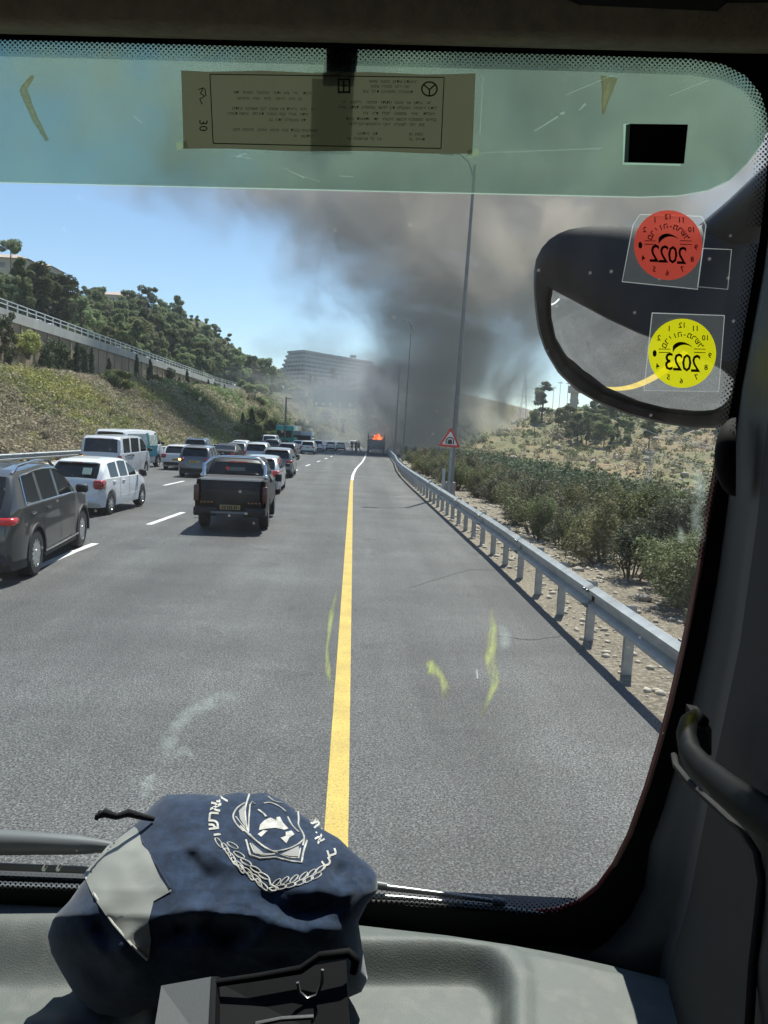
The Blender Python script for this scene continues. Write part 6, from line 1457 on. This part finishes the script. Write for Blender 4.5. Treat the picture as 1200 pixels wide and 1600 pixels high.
# toll tag
tt = thing('toll_tag', 'small black rectangular tag stuck on the green band above the stickers', 'tag', wp(1021, 226, .006)); L0 = Vector(tt.location)
MB().prism([wp(978, 195, .004)-L0, wp(1067, 196, .004)-L0, wp(1061, 256, .004)-L0, wp(975, 254, .004)-L0], -PNn*.012).build('tag_case', mat('tag_black', (.004, .004, .004), .6), tt)
MB().prism([wp(974, 193.5, .003)-L0, wp(1069, 194.5, .003)-L0, wp(1063, 259, .003)-L0, wp(973, 257, .003)-L0], -PNn*.001).build('adhesive_pad', film('adhesive_pad', (1, 1, 1), (.8, .85, .8), .45), tt)

# ================================================================ THE BAG ON THE DASHBOARD
SIL = [(74, 1462), (84, 1432), (108, 1408), (128, 1380), (150, 1345), (182, 1310), (212, 1287), (238, 1258), (258, 1242), (300, 1240), (345, 1243), (372, 1238), (396, 1240), (415, 1238), (440, 1250), (478, 1278), (505, 1296), (530, 1310), (552, 1332), (578, 1352), (590, 1368), (590, 1392), (574, 1412), (560, 1440), (566, 1480), (575, 1530), (565, 1550), (520, 1570), (420, 1590), (300, 1600), (200, 1598), (150, 1585), (120, 1560), (96, 1520), (80, 1490)]
bc = Vector((340, 1425))
def fold(x, y):
    """height of the cloth above the smooth shape, metres"""
    h = 0
    def ridge(ax, ay, bx_, by_, w_, a):
        nonlocal h
        p = Vector((x, y)); A = Vector((ax, ay)); B_ = Vector((bx_, by_)); t_ = max(0, min(1, (p-A).dot(B_-A)/(B_-A).length_squared)); d = (p-A.lerp(B_, t_)).length
        h += a*math.exp(-(d/w_)**2)*math.sin(PI*min(1, max(.12, t_+.12)))
    ridge(275, 1440, 340, 1395, 18, .008); ridge(270, 1455, 320, 1430, 14, -.009); ridge(330, 1480, 400, 1440, 26, -.012); ridge(380, 1492, 470, 1400, 22, .009); ridge(455, 1430, 560, 1420, 22, -.020); ridge(460, 1445, 560, 1452, 14, .012)
    ridge(520, 1370, 555, 1345, 12, -.014); ridge(540, 1400, 580, 1360, 7, .009); ridge(545, 1385, 585, 1375, 5, -.008); ridge(255, 1290, 345, 1400, 12, -.0045); ridge(300, 1420, 440, 1440, 12, .006); ridge(350, 1400, 300, 1480, 11, -.006); ridge(520, 1320, 480, 1430, 13, .006); ridge(410, 1405, 520, 1470, 12, -.007); ridge(120, 1420, 190, 1540, 13, .006); ridge(560, 1350, 585, 1395, 5, -.006); ridge(548, 1370, 580, 1400, 4, .005); ridge(300, 1400, 420, 1360, 30, -.006); ridge(262, 1250, 330, 1330, 26, .006); ridge(170, 1480, 260, 1530, 28, .010); ridge(150, 1440, 180, 1500, 18, -.010)
    ridge(430, 1260, 530, 1330, 14, -.008); ridge(120, 1500, 200, 1560, 20, -.010); ridge(400, 1350, 500, 1385, 30, .005); ridge(300, 1300, 420, 1420, 40, .005); ridge(350, 1500, 550, 1480, 24, -.008)
    h += .0042*mnoise.noise(Vector((x*.016, y*.018, 2))) + .0013*mnoise.noise(Vector((x*.032+y*.01, y*.03, 9))) + .004*(1-abs(mnoise.noise(Vector((x*.010+y*.006, y*.014-x*.005, 5))))*2)
    return h
def bag_depth(x, y):       # camera depth of the smooth bag front
    b = float(np.interp(y, [1230, 1270, 1330, 1390, 1430, 1480, 1560, 1620], [.985, .952, .893, .846, .824, .815, .83, .85]))
    return b + .00000018*(x-330)**2
# silhouettes in polar form round bc
def sil_r(a, poly=SIL, c=bc):
    d = Vector((math.cos(a), math.sin(a))); best = 1.
    for i in range(len(poly)):
        p = Vector(poly[i])-c; q = Vector(poly[(i+1) % len(poly)])-c; e = q-p; den = d.x*e.y-d.y*e.x
        if abs(den) < 1e-9: continue
        t_ = (p.x*e.y-p.y*e.x)/den; s_ = (p.x*d.y-p.y*d.x)/den
        if t_ > 0 and -1e-6 <= s_ <= 1+1e-6: best = max(best, t_)
    return best
def bag_pt(x, y, off=0.):
    v = Vector((x, y))-bc; a = math.atan2(v.y, v.x); r = min(1., v.length/sil_r(a)); rim = 1-math.sqrt(max(0, 1-r**5))
    return pt(x, y, bag_depth(x, y)+(.035+.05*float(sm(1400, 1520, y)))*rim-fold(x, y)*(1-r**6)-off)
bag = thing('cloth_bag', 'navy blue cloth bag with white embroidered badge and grey reflective patch lying on the dashboard', 'bag', dp(330, 1590, DZ))
L0 = Vector(bag.location); NA2, NR = 260, 110
rows = []
for k_ in range(NA2):
    a = 2*PI*k_/NA2; R0 = sil_r(a); d = Vector((math.cos(a), math.sin(a))); r = []
    for j in range(NR):
        f = (j/(NR-1.))**.8*.999; p = bc+d*R0*f; r.append(bag_pt(p.x, p.y)-L0)
    for f, back in ((.97, .09), (.85, .13), (.5, .15), (0.01, .16)):
        p = bc+d*R0*f; q = bag_depth(p.x, p.y)+back; w_ = pt(p.x, p.y, min(q, 1.0)); w_.z = max(w_.z, DZ-.03); r.append(w_-L0)
    rows.append(r)
rows.append(rows[0])
def clothmat(name, col, s=700, bump=.5):
    m = mat(name, col, .92, var=.42, scale=85, bump=bump, bscale=s, bdist=.0005, spec=.15); b = m.node_tree.nodes['Principled BSDF']; b.inputs['Sheen Weight'].default_value = .25; b.inputs['Sheen Roughness'].default_value = .5; return m
M_navy = clothmat('navy_cloth', (.017, .031, .062)); M_refl = mat('grey_reflective_cloth', (.27, .28, .255), .5, var=.06, scale=12, bump=.2, bscale=400, bdist=.0003); M_thr = clothmat('white_thread', (.48, .47, .435), 900)
bb = MB().grid(rows).build('bag_body', M_navy, bag, 75, fixn=True)
# grey patch
PATCH = [(130, 1366), (168, 1322), (212, 1290), (222, 1312), (240, 1345), (262, 1378), (268, 1392), (240, 1408), (232, 1440), (236, 1470), (232, 1500), (205, 1478), (172, 1440), (146, 1402)]
def on_bag(name, poly, m_, off, par=bag, res=5.):
    # fills a frame polygon with a small grid laid on the cloth
    bm = bmesh.new(); xs_ = [p[0] for p in poly]; ys_ = [p[1] for p in poly]
    vs = [bm.verts.new((p[0], p[1], 0)) for p in poly]; bm.faces.new(vs); bmesh.ops.triangulate(bm, faces=bm.faces)
    q = min(xs_)+.37
    while q < max(xs_): bmesh.ops.bisect_plane(bm, geom=bm.verts[:]+bm.edges[:]+bm.faces[:], plane_co=(q, 0, 0), plane_no=(1, 0, 0)); q += res
    q = min(ys_)+.41
    while q < max(ys_): bmesh.ops.bisect_plane(bm, geom=bm.verts[:]+bm.edges[:]+bm.faces[:], plane_co=(0, q, 0), plane_no=(0, 1, 0)); q += res
    for v in bm.verts: v.co = bag_pt(v.co.x, v.co.y, off)-L0
    for f in bm.faces: f.smooth = True
    me = bpy.data.meshes.new(name); bm.to_mesh(me); bm.free(); me.materials.append(m_); o = bpy.data.objects.new(name, me); C.objects.link(o); o.parent = par; return o
on_bag('reflective_patch', PATCH, M_refl, .0013)
MB().tube([bag_pt(x, y, .003)-L0 for x, y in [(132, 1367), (150, 1402), (176, 1442), (206, 1477), (230, 1500)]], .0011, 5).build('patch_seam', mat('seam_thread', (.55, .55, .5), .9), bag)
MB().tube([bag_pt(x, y, .002)-L0 for x, y in [(212, 1290), (224, 1318), (244, 1350), (266, 1388)]], .0011, 5).build('patch_seam', M_navy, bag)
# embroidery
def stroke(mb, pts_, w_=3.2, off=.0005):
    w_ *= 1.12
    P_ = []
    for a, b in zip(pts_[:-1], pts_[1:]):
        n_ = max(1, int((Vector(b)-Vector(a)).length/3.5))
        for j in range(n_): P_.append(Vector(a).lerp(Vector(b), j/n_))
    P_.append(Vector(pts_[-1])); mb.tube([bag_pt(p.x, p.y, off)-L0 for p in P_], w_*.5*.82/1200, 6)
def curvep(p, n=6):   # Catmull-Rom
    out = []; q = [p[0]]+list(p)+[p[-1]]
    for i in range(1, len(q)-2):
        for t_ in np.linspace(0, 1, n)[:-1]:
            a, b, c_, d = [Vector(v) for v in q[i-1:i+3]]; out.append(tuple(.5*((2*b)+(c_-a)*t_+(2*a-5*b+4*c_-d)*t_*t_+(3*b-a-3*c_+d)*t_**3)))
    out.append(tuple(p[-1])); return out
em = MB()
S_ = lambda pts_, w_=3., c_=True: stroke(em, curvep(pts_) if c_ and len(pts_) > 2 else pts_, w_)
CR = lambda x, y: (320+x*220/1200., 1230+y*220/1200.)
def SC_(pts_, w_=3., c_=False): S_([CR(*p) for p in pts_], w_, c_)
SC_([(380, 60), (345, 180), (350, 290), (370, 400)], 3.2, True); SC_([(385, 150), (375, 280), (372, 385)], 2.6)
SC_([(340, 135), (275, 180), (240, 250), (270, 320), (330, 380)], 3.2, True); SC_([(262, 250), (300, 300), (350, 360)], 2.2)
SC_([(300, 330), (400, 430), (540, 530), (620, 560)], 3.2, True); SC_([(380, 400), (460, 480), (570, 545), (700, 530), (790, 490), (850, 440)], 3.2, True)
SC_([(350, 450), (385, 580), (470, 608), (600, 600), (720, 630), (825, 645), (838, 560), (870, 455)], 3.4, False)
SC_([(385, 480), (420, 560), (500, 580), (600, 570)], 2.4); SC_([(640, 575), (720, 600), (800, 605), (815, 520)], 2.4)
SC_([(385, 150), (405, 120), (430, 145), (400, 150)], 2.2); SC_([(500, 140), (560, 135), (640, 170), (690, 210)], 3.6, True); SC_([(540, 80), (590, 120), (660, 135)], 3.2, True)
SC_([(455, 195), (495, 225), (525, 255)], 4.2); SC_([(705, 255), (745, 330), (800, 385)], 3.4, True); SC_([(795, 210), (800, 270), (800, 330), (845, 420), (835, 500)], 3.2, True); SC_([(770, 205), (790, 215)], 3)
em.build('badge_outline', M_thr, bag, 60)
def PG(name, pts_, m_=M_thr, off=.0013): return on_bag(name, [CR(*p) for p in pts_], m_, off, bag, 3.)
PG('helmet_emblem', [(462, 365), (470, 320), (510, 280), (560, 258), (610, 280), (612, 255), (640, 250), (665, 300), (712, 350), (680, 362), (600, 345), (530, 352)]); PG('helmet_chin', [(450, 400), (500, 365), (535, 370), (480, 422)]); PG('axe_emblem', [(690, 380), (740, 370), (765, 400), (720, 430), (695, 478), (645, 430), (690, 415)])
PG('badge_fill', [(290, 200), (340, 150), (352, 180), (345, 340), (300, 270)], mat('grey_thread', (.30, .30, .29), .9)); PG('badge_fill', [(395, 470), (500, 560), (590, 568), (430, 568)], mat('grey_thread', (.30, .30, .29), .9)); PG('badge_fill', [(650, 570), (800, 500), (812, 590), (720, 585)], mat('grey_thread', (.30, .30, .29), .9))
# wreath leaves
wl_ = MB()
def leaf(x, y, ang, ln, wd):
    c_ = CR(x, y); pts_ = []
    for q in np.linspace(0, 2*PI, 13): 
        u = math.cos(q)*ln/2; v = math.sin(q)*wd/2; pts_.append((c_[0]+u*math.cos(ang)-v*math.sin(ang), c_[1]+u*math.sin(ang)+v*math.cos(ang)))
    stroke(wl_, pts_, 2.2)
WL = [(120, 475), (175, 520), (230, 600), (290, 665), (370, 725), (440, 780), (500, 845)]
for i, (x, y) in enumerate(WL):
    leaf(x, y, .95 if i < 3 else .75, 19, 6.5)
    if 0 < i < 6: leaf(x+62, y-22, .5, 19, 6.5)
    if i > 0 and i < 6: leaf(x+20, y+35, 1.0, 15, 5)
for i, (x, y) in enumerate([(580, 872), (650, 855), (730, 838), (810, 815), (880, 790), (950, 760), (985, 700)]):
    leaf(x, y, -.12-.08*i, 18, 6.5)
    if i < 6: leaf(x+30, y-55, -.75, 17, 6)
SC2 = [(545, 780), (560, 830), (610, 860)]
stroke(wl_, [CR(*p) for p in SC2], 3); stroke(wl_, [CR(*p) for p in [(540, 865), (575, 885), (610, 880)]], 3)
wl_.build('wreath', M_thr, bag, 60)
lt = MB(); gB = lambda x, y: bag_pt(x, y, .0015)-L0
for ch, x, y, s_, r_ in [('ל', 158, 108, 21, -1.35), ('א', 92, 165, 25, -1.4), ('ר', 75, 238, 24, -1.5), ('ש', 75, 318, 25, -1.62), ('י', 120, 400, 26, -1.7)]:
    x_, y_ = CR(x, y); stamp(lt, ch, x_, y_, s_, r_, 1, 1, gB, 1., .55)
for ch, x, y, s_, r_ in [('כ', 1040, 640, 22, 1.0), ('ב', 1085, 560, 23, 1.25), ('א', 980, 440, 20, 1.0), ('ו', 975, 370, 19, 1.0), ('ת', 945, 308, 19, .9)]:
    x_, y_ = CR(x, y); stamp(lt, ch, x_, y_, s_, r_, 1, 1, gB, 1., .55)
lt.build('embroidered_letters', M_thr, bag, fixn=False)
# drawstring and puckered mouth
cd = MB(); pp = [pt(151, 1276, .93), pt(165, 1270, .925), pt(182, 1276, .93), pt(200, 1270, .93), pt(222, 1276, .94), pt(240, 1280, .95)]
cd.tube([p-L0 for p in pp], [.0032, .0055, .004, .005, .004, .003], 7); cd.tube([pt(150, 1280, .93)-L0, pt(158, 1268, .93)-L0], .003, 5); cd.build('drawstring', mat('black_cord', (.008, .008, .009), .95, bump=.8, bscale=500, bdist=.001), bag, 60)
# phone-holder bracket under the bag
br = thing('phone_bracket', 'black plastic phone holder with a grey clamp arm in front of the bag', 'bracket', pt(400, 1590, .70)); L0b = Vector(br.location)
M_brk = mat('bracket_plastic', (.006, .006, .007), .75, spec=.12); M_brg = mat('grey_clamp', (.055, .058, .058), .55, bump=.3, bscale=300, bdist=.0005)
def slab(name, poly, dep, th, m_, par=br): return MB().prism([pt(x, y, d)-L0b for (x, y), d in zip(poly, dep if isinstance(dep, list) else [dep]*len(poly))], ray(600, 1500).normalized()*th).build(name, m_, par)
cl_ = slab('clamp_arm', [(252, 1540), (330, 1526), (324, 1640), (236, 1640)], [.74, .74, .66, .66], .02, M_brg)
slab('clamp_edge', [(330, 1526), (338, 1528), (334, 1640), (324, 1640)], [.738, .738, .658, .658], .025, M_brk)
slab('holder_plate', [(338, 1534), (540, 1500), (548, 1640), (334, 1640)], [.75, .75, .68, .68], .015, M_brk)
MB().tube([pt(x, y, .735)-L0b for x, y in [(338, 1536), (400, 1527), (470, 1515), (500, 1494), (545, 1489), (556, 1500), (552, 1520)]], [.0035, .0035, .004, .004, .0045, .005, .004], 8).build('holder_rim', M_brk, br, 60)
MB().tube([pt(x, y, .72)-L0b for x, y in [(465, 1535), (468, 1550), (480, 1560), (495, 1555), (503, 1535), (504, 1515)]], .0016, 6).build('release_loop', mat('dull_steel', (.25, .25, .25), .35, .8), br, 60)
MB().tube([pt(x, y, .68)-L0b for x, y in [(400, 1600), (440, 1592), (490, 1589)]], .0022, 6).build('lower_lip', M_brg, br, 60)
